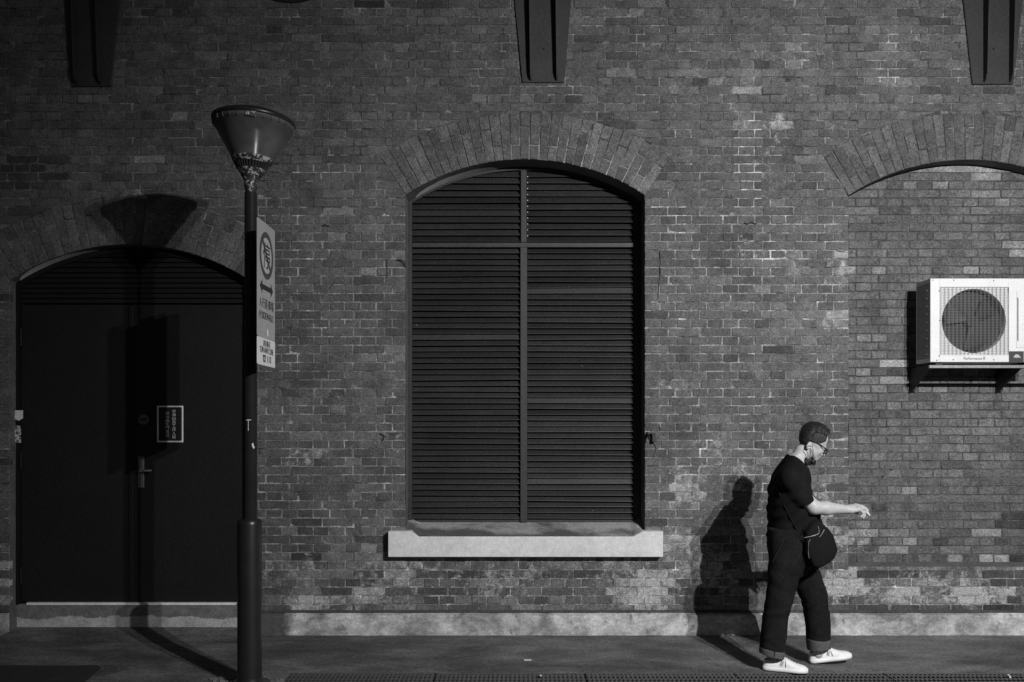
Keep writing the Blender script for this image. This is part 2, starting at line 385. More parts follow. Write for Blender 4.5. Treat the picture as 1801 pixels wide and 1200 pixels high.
def brick_geo(q, yf, rg, out, tilt=0.0012):
    """q: corners (x, z) bottom-left, bottom-right, top-right, top-left"""
    (a, b_, c, d) = [Vector((p[0], p[1])) for p in q]
    pts = []
    cr = 0.003
    for p, prev, nxt in ((a, d, b_), (b_, a, c), (c, b_, d), (d, c, a)):
        e0 = (prev-p); e1 = (nxt-p); l0 = e0.length; l1 = e1.length
        k0 = min(cr*rg.uniform(.5, 2.2), l0*.3); k1 = min(cr*rg.uniform(.5, 2.2), l1*.3)
        pts.append(p + e0/l0*k0); pts.append(p + e1/l1*k1)
        if l1 > 0.09:
            nn = Vector((-e1.y, e1.x))/l1
            for t in (.33, .67): pts.append(p + e1*(t+rg.uniform(-.06, .06)) + nn*rg.uniform(-.0028, .0022))
    cen = sum(pts, Vector((0, 0)))/len(pts)
    n = len(pts); ta, tb = rg.gauss(0, tilt)/.1, rg.gauss(0, tilt)/.04
    y0 = yf + rg.gauss(0, .0011)
    v = []
    for ring in range(3):
        for p in pts:
            dd = p - cen
            if ring == 0: s = p - dd.normalized()*0.0045; y = y0 + ta*dd.x + tb*dd.y
            elif ring == 1: s = p; y = y0 + ta*dd.x + tb*dd.y + .0035 + rg.uniform(0, .0015)
            else: s = p; y = y0 + 0.045
            v.append((s.x, y, s.y))
    f = [list(range(n))]
    for r_ in range(2):
        for i in range(n):
            j = (i+1) % n
            f.append((r_*n+i, (r_+1)*n+i, (r_+1)*n+j, r_*n+j))
    k = len(out.v); out.add(v, f); return len(f)

class Field:
    def __init__(s): s.mb = MB(); s.t = []; s.w = []
    def brick(s, q, yf, tone, wash):
        n = brick_geo(q, yf, rng, s.mb); s.t += [tone]*n; s.w += [wash]*n
    def build(s, name, parent):
        me = s.mb.mesh(name); me.materials.append(M_BRICK)
        for nm, d in (('tone', s.t), ('wash', s.w)):
            at = me.attributes.new(nm, 'FLOAT', 'FACE'); at.data.foreach_set('value', d)
        return link(name, me, parent)
def with_props(o, tone, wash): o['tone'] = tone; o['wash'] = wash; return o

G = 0.0042                            # half a joint
cands = []                            # (priority, corners, yf, tone, wash, regular?)
def lay_rows(z_lo, z_hi, zref, yf, spans_at, sx0, hx0, SW, HW, parity=0):
    k = math.floor((z_lo - zref)/COURSE) - 1
    while True:
        z0 = zref + k*COURSE; z1 = z0 + COURSE
        if z0 > z_hi: break
        if z1 > z_lo + 0.02:
            za, zb = max(z0, z_lo), z1
            stretch = (k + parity) % 2 == 0
            wdt, x0 = (SW, sx0) if stretch else (HW, hx0)
            for (la, lb, ra, rb) in spans_at(za + G, zb - G):
                l, r = max(la, lb), min(ra, rb)
                if r - l < 0.02: continue
                n0 = math.floor((l - x0)/wdt); xs = []
                x = x0 + n0*wdt
                while x < r + wdt:
                    xx = x + rng.uniform(-.005, .005)
                    if l + 0.045 < xx < r - 0.045: xs.append(xx)
                    x += wdt
                ed = [None] + xs + [None]
                for i in range(len(ed)-1):
                    L0, L1 = (la, lb) if ed[i] is None else (ed[i]+G, ed[i]+G)
                    R0, R1 = (ra, rb) if ed[i+1] is None else (ed[i+1]-G, ed[i+1]-G)
                    if zb - za < 0.02: continue
                    dz = rng.uniform(-.0012, .0012)
                    q = ((L0, za+G+dz), (R0, za+G+dz), (R1, zb-G+dz), (L1, zb-G+dz))
                    cx, cz = (L0+R0)/2, (za+zb)/2
                    px = 900 + cx*FPX/(CAM_D+yf); py = HOR - (cz-CAM_Z)*FPX/(CAM_D+yf)
                    reg = stretch and ed[i] is not None and ed[i+1] is not None
                    cands.append((q, yf, tone_at(px, py), wash_at(px, py), reg, px, py))
        k += 1
def spans_main(za, zb):
    cuts = []
    for A in ARCHES:
        ea, eb = A.excl(za), A.excl(zb)
        if za < A.zbot < zb: ea = eb
        if ea <= 0 and eb <= 0: continue
        if zb > A.zt: eb = ea*0.5
        if A.zbot > 0 and zb < A.zbot: continue
        g = G if za < A.zs else 0.006
        cuts.append((A.cx-ea-g*(za >= A.zs), A.cx-eb-g*(za >= A.zs), A.cx+ea+g*(za >= A.zs), A.cx+eb+g*(za >= A.zs)))
    cuts.sort()
    out = []; la = lb = XL
    for (c0a, c0b, c1a, c1b) in cuts:
        out.append((la, lb, c0a, c0b)); la, lb = c1a, c1b
    out.append((la, lb, XR, XR))
    return out
lay_rows(ZPL, ZTOP, ZR, 0.0, spans_main, WX(1230), WX(1215.7), 55.4/S0, 27.7/S0)
# the bricked-up arch on the right, set back
YB = 0.13
def spans_bay(za, zb):
    def e(z): return HALF if z < BAY.zs else math.sqrt(max(0, R_IN**2-(z-BAY.cz)**2))
    a, b2 = e(za), e(zb)
    if a < .05: return []
    return [(BAY.cx-a+.004, BAY.cx-b2+.004, BAY.cx+a-.004, BAY.cx+b2-.004)]
lay_rows(BAY.zbot, BAY.cz+R_IN, WZ(990, YB), YB, spans_bay, WX(1545, YB), WX(1532, YB), 54.0/FPX*(CAM_D+YB), 27.0/FPX*(CAM_D+YB), 1)

# the 300 plain stretchers nearest the camera are bricks of their own, the others one field
def hidden(px, py): return 1340 < px < 1470 and 740 < py < 1080 or 410 < px < 490 or px > 1590 and 480 < py < 690
reg = [i for i, c in enumerate(cands) if c[4] and 0 < c[5] < 1790 and 0 < c[6] < 1080 and not hidden(c[5], c[6]) and c[1] == 0.0]
reg.sort(key=lambda i: ((cands[i][5]-900)**2 + (cands[i][6]-750)**2))
single = set(reg[:300])
variants = []
for i in range(14):
    mb = MB(); w, h = 55.4/S0/2 - G, COURSE/2 - G
    brick_geo(((-w,-h),(w,-h),(w,h),(-w,h)), 0.0, rng, mb)
    me = mb.mesh('brick'); me.materials.append(M_BRICK); variants.append(me)
field = Field()
for i, (q, yf, t, w, rg_, px, py) in enumerate(cands):
    if i in single:
        o = bpy.data.objects.new('brick', rng.choice(variants)); col.objects.link(o); o.parent = wall
        o.location = ((q[0][0]+q[1][0])/2, yf, (q[0][1]+q[2][1])/2)
        o.rotation_euler = (0, rng.gauss(0, .003), 0)
        o.scale = ((q[1][0]-q[0][0])/(55.4/S0-2*G), 1, 1)
        with_props(o, t, w)
    else: field.brick(q, yf, t, w)
tag(field.build('brick_field', wall), kind='stuff')

# arch rings: every brick of the arches on its own
def ring(A, pxc, spread, mort):
    n = 29
    for i in range(n):
        a0 = -TH + 2*TH*i/n; a1 = -TH + 2*TH*(i+1)/n
        g = 0.0040
        rows = ((0, .30), (.30, 1)) if i % 2 else ((0, .68), (.68, 1))
        for (f0, f1) in rows:
            r0 = R_IN + (R_OUT-R_IN)*f0 + (g if f0 else 0); r1 = R_IN + (R_OUT-R_IN)*f1 - (g if f1 < 1 else rng.uniform(0, .012))
            am = (a0+a1)/2 + rng.gauss(0, .0012)
            hw0 = (a1-a0)/2*r0 - g; hw1 = (a1-a0)/2*r1 - g
            u = Vector((math.sin(am), math.cos(am))); t = Vector((math.cos(am), -math.sin(am)))
            C0 = Vector((A.cx, A.cz))
            q = [C0+u*r0-t*hw0, C0+u*r0+t*hw0, C0+u*r1+t*hw1, C0+u*r1-t*hw1]
            if q[0].x < XL or q[0].x > XR: continue
            cx = sum(p.x for p in q)/4; cz = sum(p.y for p in q)/4
            mb = MB(); m0 = Vector((cx, cz))
            brick_geo([p-m0 for p in q], 0.0, rng, mb, 0.0009)
            me = mb.mesh('arch_brick'); me.materials.append(M_BRICK)
            o = bpy.data.objects.new('arch_brick', me); col.objects.link(o); o.parent = wall; o.location = (cx, -0.003, cz)
            px = 900+cx*S0; py = HOR-(cz-CAM_Z)*S0
            with_props(o, 0.112*math.exp(rng.gauss(0, .16)), wash_at(px, py))
for A in ARCHES: ring(A, 0, 0, 0)

# mortar bed behind the bricks: a grid with the openings left out, plus a ring behind every arch
def grid_lines(lo, hi, step, fixed):
    xs = set(np.round(np.arange(lo, hi, step), 4)); xs = {x for x in xs if all(abs(x-f) > step*.4 for f in fixed)}
    return sorted(xs | set(fixed) | {hi})
mb = MB(); tones = []
fx = []; fz = [0.0]
for A in ARCHES: fx += [A.cx-HALF, A.cx+HALF]; fz += [A.zs, max(A.zbot, 0.0)] if A.zbot > 0 else [A.zs]
gx = grid_lines(XL, XR, .055, [f for f in fx if XL < f < XR]); gz = grid_lines(0, ZTOP, .055, fz)
YM = 0.0040
def inside_open(x, z):
    for A in ARCHES:
        if abs(x-A.cx) < HALF and A.zbot < z < A.zs: return True
        if z >= A.zs:
            dx, dz = x-A.cx, z-A.cz; r = math.hypot(dx, dz)
            if r < (R_IN+R_OUT)/2 and abs(dx) < HALF+.02: return True
    return False
for i in range(len(gx)-1):
    for j in range(len(gz)-1):
        xm, zm = (gx[i]+gx[i+1])/2, (gz[j]+gz[j+1])/2
        if inside_open(xm, zm): continue
        mb.add([(gx[i],YM,gz[j]),(gx[i+1],YM,gz[j]),(gx[i+1],YM,gz[j+1]),(gx[i],YM,gz[j+1])], [(0,1,2,3)])
        tones.append(mortar_tone(900+xm*S0, HOR-(zm-CAM_Z)*S0))
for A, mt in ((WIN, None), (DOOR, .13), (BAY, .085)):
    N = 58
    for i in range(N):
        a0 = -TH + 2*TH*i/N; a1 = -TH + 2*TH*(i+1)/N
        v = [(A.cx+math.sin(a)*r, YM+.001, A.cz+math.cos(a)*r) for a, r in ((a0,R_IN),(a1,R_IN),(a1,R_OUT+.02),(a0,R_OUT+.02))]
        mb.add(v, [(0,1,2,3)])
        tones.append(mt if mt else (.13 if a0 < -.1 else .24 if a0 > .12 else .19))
# bed of the bricked-up bay
bx = grid_lines(BAY.cx-HALF, BAY.cx+HALF, .08, []); bz = grid_lines(BAY.zbot, BAY.cz+R_IN, .08, [])
for i in range(len(bx)-1):
    for j in range(len(bz)-1):
        y = YB+.0065
        mb.add([(bx[i],y,bz[j]),(bx[i+1],y,bz[j]),(bx[i+1],y,bz[j+1]),(bx[i],y,bz[j+1])], [(0,1,2,3)])
        tones.append(0.078 if bz[j] > WZ(760) else 0.09)
me = mb.mesh('mortar_bed'); me.materials.append(M_MORTAR)
at = me.attributes.new('tone', 'FLOAT', 'FACE'); at.data.foreach_set('value', tones)
link('mortar_bed', me, wall)

# reveals of the three openings
def reveal(A, depth, zb, m):
    mb = MB(); N = 30; y0, y1 = 0.006, depth
    for s in (-1, 1):
        x = A.cx + s*HALF; f = (0,1,2,3) if s < 0 else (3,2,1,0)
        zz = np.linspace(zb, A.zs, 26)
        jit = [rng.uniform(-.006, .003) for _ in zz]
        for k in range(25):
            mb.add([(x+s*jit[k],y0,zz[k]),(x,y1,zz[k]),(x,y1,zz[k+1]),(x+s*jit[k+1],y0,zz[k+1])], [f])
    for i in range(N):
        a0 = -TH+2*TH*i/N; a1 = -TH+2*TH*(i+1)/N
        p0 = (A.cx+math.sin(a0)*R_IN, A.cz+math.cos(a0)*R_IN); p1 = (A.cx+math.sin(a1)*R_IN, A.cz+math.cos(a1)*R_IN)
        mb.add([(p0[0],y0,p0[1]),(p0[0],y1,p0[1]),(p1[0],y1,p1[1]),(p1[0],y0,p1[1])], [(0,1,2,3)])
    return mb.build('reveal', m, wall)
reveal(WIN, 0.27, WZ(978), M_REVEAL); reveal(DOOR, 0.16, 0.0, M_REVEAL); reveal(BAY, YB+.01, BAY.zbot, M_REVEAL)
def lit_soffit_patch(A, a0, a1, y0, y1):  # pale plaster crescent: lamplight on the arch's left soffit put into the colour
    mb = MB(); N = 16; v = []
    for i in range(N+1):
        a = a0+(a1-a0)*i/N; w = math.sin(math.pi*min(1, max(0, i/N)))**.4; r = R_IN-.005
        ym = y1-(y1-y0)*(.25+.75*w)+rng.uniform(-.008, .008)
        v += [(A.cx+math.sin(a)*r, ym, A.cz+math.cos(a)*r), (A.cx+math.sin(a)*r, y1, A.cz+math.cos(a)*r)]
    mb.add(v, [(2*i, 2*i+1, 2*i+3, 2*i+2) for i in range(N)]); mb.build('lit_soffit_plaster', M_STONE, wall)
lit_soffit_patch(WIN, -TH+.04, -.13, .09, .215); lit_soffit_patch(DOOR, -TH+.02, -.17, .012, .098)
mb = MB(); z = BAY.zbot                                     # dark ledge under the bricked-up bay
mb.add([(BAY.cx-HALF,.005,z),(BAY.cx+HALF,.005,z),(BAY.cx+HALF,YB+.02,z+.02),(BAY.cx-HALF,YB+.02,z+.02)], [(0,1,2,3)])
mb.build('ledge', M_REVEAL, wall)

# plinth: long run right of the door, short run left of it, step between
def plinth(x0, x1, cap_l, cap_r):
    mb = MB(); zt = ZPL - .012; xs = np.linspace(x0, x1, max(2, int((x1-x0)/.12)))
    prof = [(0.02, zt+.022), (-.012, zt+.012), (-.040, zt), (-.043, zt-.01), (-.046, 0.0)]
    v = []
    for x in xs:
        for k, (y, z) in enumerate(prof): v.append((x, y + rng.uniform(-.002, .002) - (abs(rng.gauss(0, .006)) if k == 4 else 0), z + (rng.uniform(-.003, .003) if 0 < k < 4 else 0)))
    n = len(prof); f = []
    for i in range(len(xs)-1):
        for k in range(n-1): f.append((i*n+k+1, (i+1)*n+k+1, (i+1)*n+k, i*n+k))
    mb.add(v, f)
    for i, s in ((0, 1), (len(xs)-1, -1)):
        r_ = [v[i*n+k] for k in range(n)] + [(v[i*n][0], .24, 0), (v[i*n][0], .24, zt+.02)]
        mb.add(r_, [list(range(n+2))[::s]])
    mb.build('plinth', M_PLINTH, wall)
    mb = MB(); mb.box(x0, x1, -.016, .02, zt+.0135, zt+.034, .004); mb.build('plinth_ledge', M_LEDGE, wall)
DXL, DXR = DOOR.cx-HALF, DOOR.cx+HALF
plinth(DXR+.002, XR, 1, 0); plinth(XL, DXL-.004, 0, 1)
YD = 0.12; ZD = WZ(1059, YD)                                 # door leaf plane and its foot
mb = MB(); mb.box(DXL, DXR, YD-.02, YD+.25, 0, ZD-.016); mb.build('door_step', M_STEP, wall)
mb = MB(); y = YD-.021; mb.add([(DXL+.02,-.26,.0025),(DXR+.02,-.26,.0025),(DXR-.002,y,.031),(DXL+.002,y,.031),(DXR+.02,y,.0),(DXL-.02,y,.0)], [(0,1,2,3),(1,4,2),(0,3,5)]); tag(mb.build('door_ramp', M_PAVE), kind='structure')

# window sill with raised ends
YS = -0.085
xs = [WX(p, YS) for p in (682, 720, 736, 1113, 1129, 1166)]
zt, zn, zb = WZ(935, YS), WZ(944, YS), WZ(980, YS)
mb = MB()
prof = [(xs[0],zb),(xs[5],zb),(xs[5],zt),(xs[4],zt),(xs[3],zn),(xs[2],zn),(xs[1],zt),(xs[0],zt)]
mb.prism(prof, YS, 0.03)
sill = mb.build('window_sill', M_STONE, wall)
bv = sill.modifiers.new('edge', 'BEVEL'); bv.width = .005; bv.segments = 2
mb = MB(); zs_ = WZ(916, .23)
mb.add([(xs[2],YS+.006,zn-.002),(xs[3],YS+.006,zn-.002),(xs[3]+.02,.25,zs_),(xs[2]-.02,.25,zs_)], [(0,1,2,3)])
mb.add([(xs[2],YS+.006,zn-.002),(xs[2]-.02,.25,zs_),(WX(712),.25,zs_+.03),(WX(712),.031,zt-.004)], [(0,1,2,3)])
mb.add([(xs[3],YS+.006,zn-.002),(WX(1134),.031,zt-.004),(WX(1134),.25,zs_+.03),(xs[3]+.02,.25,zs_)], [(0,1,2,3)])
mb.build('sill_slope', M_SILLTOP, sill)

# ------------------------------------------------------------------ louvred window
YW = 0.24
win = empty('louvred_window', (WIN.cx, YW, WZ(916, YW))); win.parent = wall
def arch_strip(mb, A, r0, r1, y0, y1, a=TH, N=30):
    for i in range(N):
        a0 = -a+2*a*i/N; a1 = -a+2*a*(i+1)/N
        P = lambda an, r, y: (A.cx+math.sin(an)*r, y, A.cz+math.cos(an)*r)
        mb.add([P(a0,r0,y0),P(a1,r0,y0),P(a1,r1,y0),P(a0,r1,y0)], [(0,1,2,3)])
        mb.add([P(a0,r0,y0),P(a0,r0,y1),P(a1,r0,y1),P(a1,r0,y0)], [(0,1,2,3)])
WX0, WX1 = WIN.cx-HALF, WIN.cx+HALF
fl, fr = .032, .062
zw0 = WZ(918, YW)
mb = MB()
mb.box(WX0+.002, WX0+fl, YW-.05, YW+.03, zw0, WIN.zs-.01); mb.box(WX1-fr, WX1-.002, YW-.02, YW+.03, zw0, WIN.zs-.01)
arch_strip(mb, WIN, R_IN-.024, R_IN-.001, YW-.032, YW+.03)
mb.box(WX0+fl, WX1-fr, YW-.03, YW+.03, zw0, zw0+.02)
mb.build('frame', M_SHUTF, win)
ztr0, ztr1 = WZ(437, YW), WZ(429, YW)
mb = MB(); mb.box(WX0+fl, WX1-fr, YW-.045, YW+.03, ztr0, ztr1, .003); mb.build('transom', M_SHUTF, win)
mx0, mx1 = WX(914.5, YW), WX(926.5, YW)
mb = MB(); mb.box(mx0, mx1, YW-.05, YW+.03, zw0, ztr0, .003); mb.build('mullion', M_SHUTF, win)
mb = MB(); mb.box(mx0+.004, mx1-.004, YW-.05, YW+.03, ztr1, WIN.cz+R_IN-.03, .003); mb.build('mullion', M_SHUTF, win)
mb = MB(); mb.box(WX0+.01, WX1-.01, YW+.05, YW+.06, zw0, WIN.cz+R_IN-.02); mb.build('backing', M_DARK, win)
def slat(x0, x1, z, h, m, tilt):
    mb = MB(); xc = (x0+x1)/2; hw = (x1-x0)/2; yo = rng.uniform(-.004, .004); tilt += rng.gauss(0, .003)
    # front face leans outwards at its foot, lip at the bottom
    prof = [(-.026+yo, -h/2+.005), (-.030+yo, -h/2+.009), (-.029+yo, -h/2+.013), (tilt+yo, h/2+.004), (tilt+.006, h/2+.004), (-.020, -h/2+.005)]
    n = len(prof); sg = rng.gauss(0, .0016)
    v = [(-hw, y, zz+sg) for y, zz in prof] + [(hw, y, zz-sg) for y, zz in prof]
    mb.add(v, [(i, i+n, (i+1) % n+n, (i+1) % n) for i in range(n)])
    mb.add(v[:n], [list(range(n))[::-1]]); mb.add(v[n:], [list(range(n))])
    o = mb.build('slat', m); o.parent = win; o.matrix_parent_inverse = Matrix.Translation(-win.location); o.location = (xc, YW, z)
    return o
n = 47; zl0, zl1 = zw0+.022, ztr0-.004
h = (zl1-zl0)/n
for side, (x0, x1) in enumerate(((WX0+fl+.001, mx0-.001), (mx1+.001, WX1-fr-.001))):
    for i in range(n):
        pale = (side == 1 and i in (6, 20, 39)) or (side == 0 and i == 31)
        slat(x0, x1, zl0+h*(i+.5), h, M_SHUTP if pale else M_SHUT, -.012 if pale else .004)
h2 = 11.4/FPX*(CAM_D+YW); z = ztr1+.004
while z + h2*.6 < WIN.cz+R_IN-.02:
    zc = z + h2/2
    e = math.sqrt(max(0, (R_IN-.012)**2-(z+h2*.4-WIN.cz)**2)) if z+h2*.4 > WIN.zs-.03 else HALF
    a0, a1 = max(WX0+fl+.001, WIN.cx-e), min(WX1-fr-.001, WIN.cx+e)
    if mx0-a0 > .06: slat(a0, mx0+.003, zc, h2, M_SHUT, .004)
    if a1-mx1 > .06: slat(mx1-.003, a1, zc, h2, M_SHUT, .004)
    z += h2

for k in range(11):
    c = W(927.5, 311+k*10.4, YW-.052); mb = MB(); mb.disc((c.x, c.z), .0035, YW-.054, YW-.03, 6); mb.build('screw', M_ZINC, win)
# ------------------------------------------------------------------ double door
door = empty('double_door', (DOOR.cx, YD, ZD)); door.parent = wall
mb = MB(); t = .018
mb.box(DXL+.001, DXL+.022, .085, YD+.04, ZD-.012, DOOR.zs-.004); mb.box(DXR-.03, DXR-.001, .095, YD+.04, ZD-.012, DOOR.zs-.004)
arch_strip(mb, DOOR, R_IN-.045, R_IN-.002, .098, YD+.04)
mb.build('frame', M_DOORF, door)
lx0, lx1 = DXL+.025, DXR-.034; lm = WX(229, YD); zlt = WZ(536, YD)
for (a, b2) in ((lx0, lm-.003), (lm+.003, lx1)):
    mb = MB(); mb.box(a, b2, YD, YD+.04, ZD, zlt, .003); mb.build('door_leaf', M_DOOR, door)
mb = MB(); mb.box(lm-.012, lm+.022, YD-.012, YD-.001, ZD+.01, zlt-.01, .003); mb.build('cover_strip', M_DOOR, door)
z = zlt + .006; hh = 9.0/FPX*(CAM_D+YD); k = 0
while z + hh < DOOR.cz+R_IN-.02:
    e = math.sqrt(max(0, (R_IN-.02)**2-(z+hh*.5-DOOR.cz)**2)) if z+hh > DOOR.zs-.02 else HALF-.02
    a0, a1 = max(lx0, DOOR.cx-e), min(lx1, DOOR.cx+e)
    if a1-a0 > .1:
        mb = MB(); mb.add([(a0,YD-.012,z+.006),(a1,YD-.012,z+.006),(a1,YD+.006,z+hh),(a0,YD+.006,z+hh),(a0,YD+.02,z+.006),(a1,YD+.02,z+.006)], [(0,1,2,3),(0,4,5,1)])
        mb.build('louvre_slat', M_DOOR, door)
    z += hh
mb = MB(); mb.box(DXL+.02, DXR-.02, YD+.045, YD+.05, 0, DOOR.cz+R_IN-.02); mb.build('backing', M_DARK, door)
mb = MB(); mb.box(WX(49, YD), WX(415, YD), YD-.028, YD+.03, ZD-.020, ZD-.002, .002); mb.build('threshold_strip', M_ZINC, door)
for py in (594, 810, 1012):
    z = WZ(py, YD); mb = MB(); mb.tube([(DXL+.03, YD-.012, z-.07), (DXL+.03, YD-.012, z+.07)], .010, 10)
    mb.build('hinge', M_DOORF, door)
mb = MB(); c = W(253, 738, YD); mb.disc((c.x, c.z), .042, YD-.010, YD); lk = mb.build('lock_plate', simple('lock_steel', .11, .5), door)
mb = MB(); mb.box(c.x-.028, c.x+.028, YD-.016, YD-.010, c.z-.006, c.z+.006); mb.build('lock_slot', M_BLACK, lk)
mb = MB(); mb.box(WX(243, YD), WX(253.5, YD), YD-.010, YD, WZ(858, YD), WZ(803, YD), .003); hp = mb.build('handle_plate', simple('handle_steel', .16, .4, metal=.3), door)
z = WZ(828, YD); hx = WX(249, YD)
mb = MB(); mb.tube([(hx,YD-.008,z),(hx,YD-.05,z),(hx+.02,YD-.058,z),(hx+.10,YD-.055,z+.004)], .009, 10); mb.build('lever', M_METAL, hp)

# text as flat mesh
def text_mesh(body, size, ext=0.0004):
    cu = bpy.data.curves.new('lettering', 'FONT'); cu.body = body; cu.size = size; cu.align_x = 'CENTER'; cu.align_y = 'CENTER'; cu.extrude = ext
    to = bpy.data.objects.new('lettering', cu); col.objects.link(to)
    dg = bpy.context.evaluated_depsgraph_get(); me = bpy.data.meshes.new_from_object(to.evaluated_get(dg))
    bpy.data.objects.remove(to); me.name = 'lettering'
    return me
def put_text(body, parent, m, origin, ux, uz, width=None, height=None, size=0.1, bold=0):
    """lettering laid in the plane of ux (reading direction) and uz (up), scaled to width x height"""
    me = text_mesh(body, size)
    co = np.empty(len(me.vertices)*3); me.vertices.foreach_get('co', co); co = co.reshape(-1, 3)
    mn, mxx = co.min(0), co.max(0); c = (mn+mxx)/2; sz = np.maximum(mxx-mn, 1e-6)
    sx = width/sz[0] if width else (height/sz[1] if height else 1); sy = height/sz[1] if height else sx
    n = Vector(ux).cross(Vector(uz)).normalized()
    out = []
    for x, y, z in co:
        p = Vector(origin) + Vector(ux)*((x-c[0])*sx) + Vector(uz)*((y-c[1])*sy) + n*z
        out.append(p)
    me.vertices.foreach_set('co', np.array([c2 for p in out for c2 in p])); me.update()
    me.materials.clear(); me.materials.append(m)
    return link('lettering', me, parent)

# notice on the door
yN = YD-.008
nt = tag(empty('notice_board', W(299, 746, yN)), 'small black notice with white border and two columns of Chinese writing on the door', 'notice')
x0, x1, z0, z1 = WX(276, yN), WX(322, yN), WZ(778, yN), WZ(714, yN)
mb = MB(); mb.box(x0, x1, yN, YD-.001, z0, z1); mb.build('panel', M_BLACK, nt)
mb = MB(); bw_ = .011
mb.box(x0, x1, yN-.003, yN-.0005, z1-bw_, z1); mb.box(x0, x1, yN-.003, yN-.0005, z0, z0+bw_)
mb.box(x0, x0+bw_, yN-.003, yN-.0005, z0+bw_, z1-bw_); mb.box(x1-bw_, x1, yN-.003, yN-.0005, z0+bw_, z1-bw_)
mb.build('border', M_SIGNW, nt)
for body, pxc, p0, p1, wpx in (('非演出及工作人員', 305.5, 720, 772, 6.5), ('請勿由此門進出', 293.5, 724, 769, 6.2)):
    k = (p1-p0)/len(body)
    for i, ch in enumerate(body):
        put_text(ch, nt, M_SIGNW if pxc > 300 else M_SIGN, W(pxc, p0+k*(i+.5), yN-.0015), (1,0,0), (0,0,1), wpx/FPX*(CAM_D+yN), k*.86/FPX*(CAM_D+yN))
# torn stickers on the left jamb
def sticker(pts, y, label, m, name='sticker'):
    mb = MB(); mb.prism([(WX(a, y), WZ(b2, y)) for a, b2 in pts], y-.003, y)
    return tag(mb.build(name, m), label, 'sticker')
ys = 0.08
sticker([(24,737),(33,740),(40,736),(40,722),(26,722),(23,733)][::1], ys, 'torn white paper sticker on the left door jamb, above the printed one', M_PAPER)
sticker([(23.5,779),(36.5,779),(36.5,749),(23,749)], ys, 'printed grey sticker of small panels on left door jamb, below torn paper', M_STICK)

# ------------------------------------------------------------------ steel brackets along the top
def bracket(p_top_l, p_bot_l, p_bot_r, p_top_r, pyb, fins):
    y0 = -0.018
    xl, xr = WX(p_bot_l, y0), WX(p_bot_r, y0); zb = WZ(pyb, y0)
    k = 3.0; zt = WZ(0, y0) + .6; s = (zt-zb)/(WZ(0, y0)-zb)
    xtl = xl + (WX(p_top_l, y0)-xl)*s; xtr = xr + (WX(p_top_r, y0)-xr)*s
    root = empty('bracket', ((xl+xr)/2, 0, zb)); root.parent = wall
    mb = MB(); mb.prism([(xl,zb),(xr,zb),(xtr,zt),(xtl,zt)], y0, .0); o = mb.build('plate', M_STEEL, root)
    bv = o.modifiers.new('edge', 'BEVEL'); bv.width = .004; bv.segments = 1
    for (ft, fb) in fins:
        xa, xb = WX(fb, y0), WX(fb, y0) + (WX(ft, y0)-WX(fb, y0))*s
        mb = MB(); th = .006; pts = []
        D0, D1 = .060, .105
        prof = [(y0-.001, zb+.012), (y0-.018, zb+.016), (y0-.040, zb+.034), (y0-D0, zb+.075), (y0-D1, zt), (y0-.001, zt)]
        def X(z): return xa + (xb-xa)*(z-zb)/(zt-zb)
        v = [(X(z)-th, y, z) for y, z in prof] + [(X(z)+th, y, z) for y, z in prof]; n = len(prof)
        mb.add(v, [list(range(n))[::-1], list(range(n, 2*n))] + [(i, (i+1) % n, n+(i+1) % n, n+i) for i in range(n)])
        mb.build('fin', M_STEEL, root)
    mb = MB(); c = W((p_bot_l+p_bot_r)/2+1, 86, y0); mb.disc((c.x, c.z), .007, y0-.006, y0, 8); mb.build('bolt', M_DARK, root)
bracket(112, 125, 195, 210, 152, ((134, 136), (176, 178)))
bracket(904, 918, 992, 1004, 145, ((931, 933), (977, 979)))
bracket(1694, 1710, 1782, 1799, 148, ((1730, 1730), (1776, 1775)))
# round vent whose foot just shows at the top edge
mb = MB(); c = W(511, 4, -.02); mb.disc((c.x, c.z+.45), .45, -.02, .0, 48); mb.build('round_vent', M_DARK, wall)

# ------------------------------------------------------------------ street lamp post
YP = -1.33; SP = FPX/(CAM_D+YP); XP = WX(438.5, YP)
def zp(py): return WZ(py, YP)
post = tag(empty('street_lamp', (XP, YP, 0)), 'dark unlit lamp post with upturned cone head beside the arched door', 'street lamp')
mb = MB(); mb.lathe([(.13, 0.0), (.13, .012), (.085, .018), (.078, .03), (.0765, .06), (.0765, zp(922)), (.0745, zp(917)), (.066, zp(914))], (XP, YP, 0), 36); mb.build('base_sleeve', M_POLE, post)
mb = MB(); mb.lathe([(.058, zp(915)), (.056, zp(913)), (.0395, zp(912)), (.0395, zp(340)), (.038, zp(339))], (XP+.008, YP, 0), 32); mb.build('pole', M_POLE, post)
XH = XP+.012
mb = MB(); mb.lathe([(.030, zp(341)), (.034, zp(336)), (.041, zp(331)), (.041, zp(320)), (.052, zp(313)), (.060, zp(310))], (XH-.004, YP, 0), 28); neck = mb.build('neck', M_FLAKE2, post)
headM = Matrix.Translation((XH, YP, zp(312))) @ Matrix.Rotation(R(2.6), 4, 'Y') @ Matrix.Translation((-XH, -YP, -zp(312)))
def head_part(name, mb, m):
    o = mb.build(name, m, post); o.data.transform(headM); return o
zr = 3.590
mb = MB(); mb.lathe([(.060, zp(310)), (.090, zp(300.5)), (.092, zp(299.5))], (XH, YP, 0), 36); head_part('lower_ring', mb, M_FLAKE)
mb = MB(); mb.lathe([(.085, zp(300)), (.098, zp(288))], (XH, YP, 0), 36); head_part('vent_core', mb, M_DARK)
mb = MB()
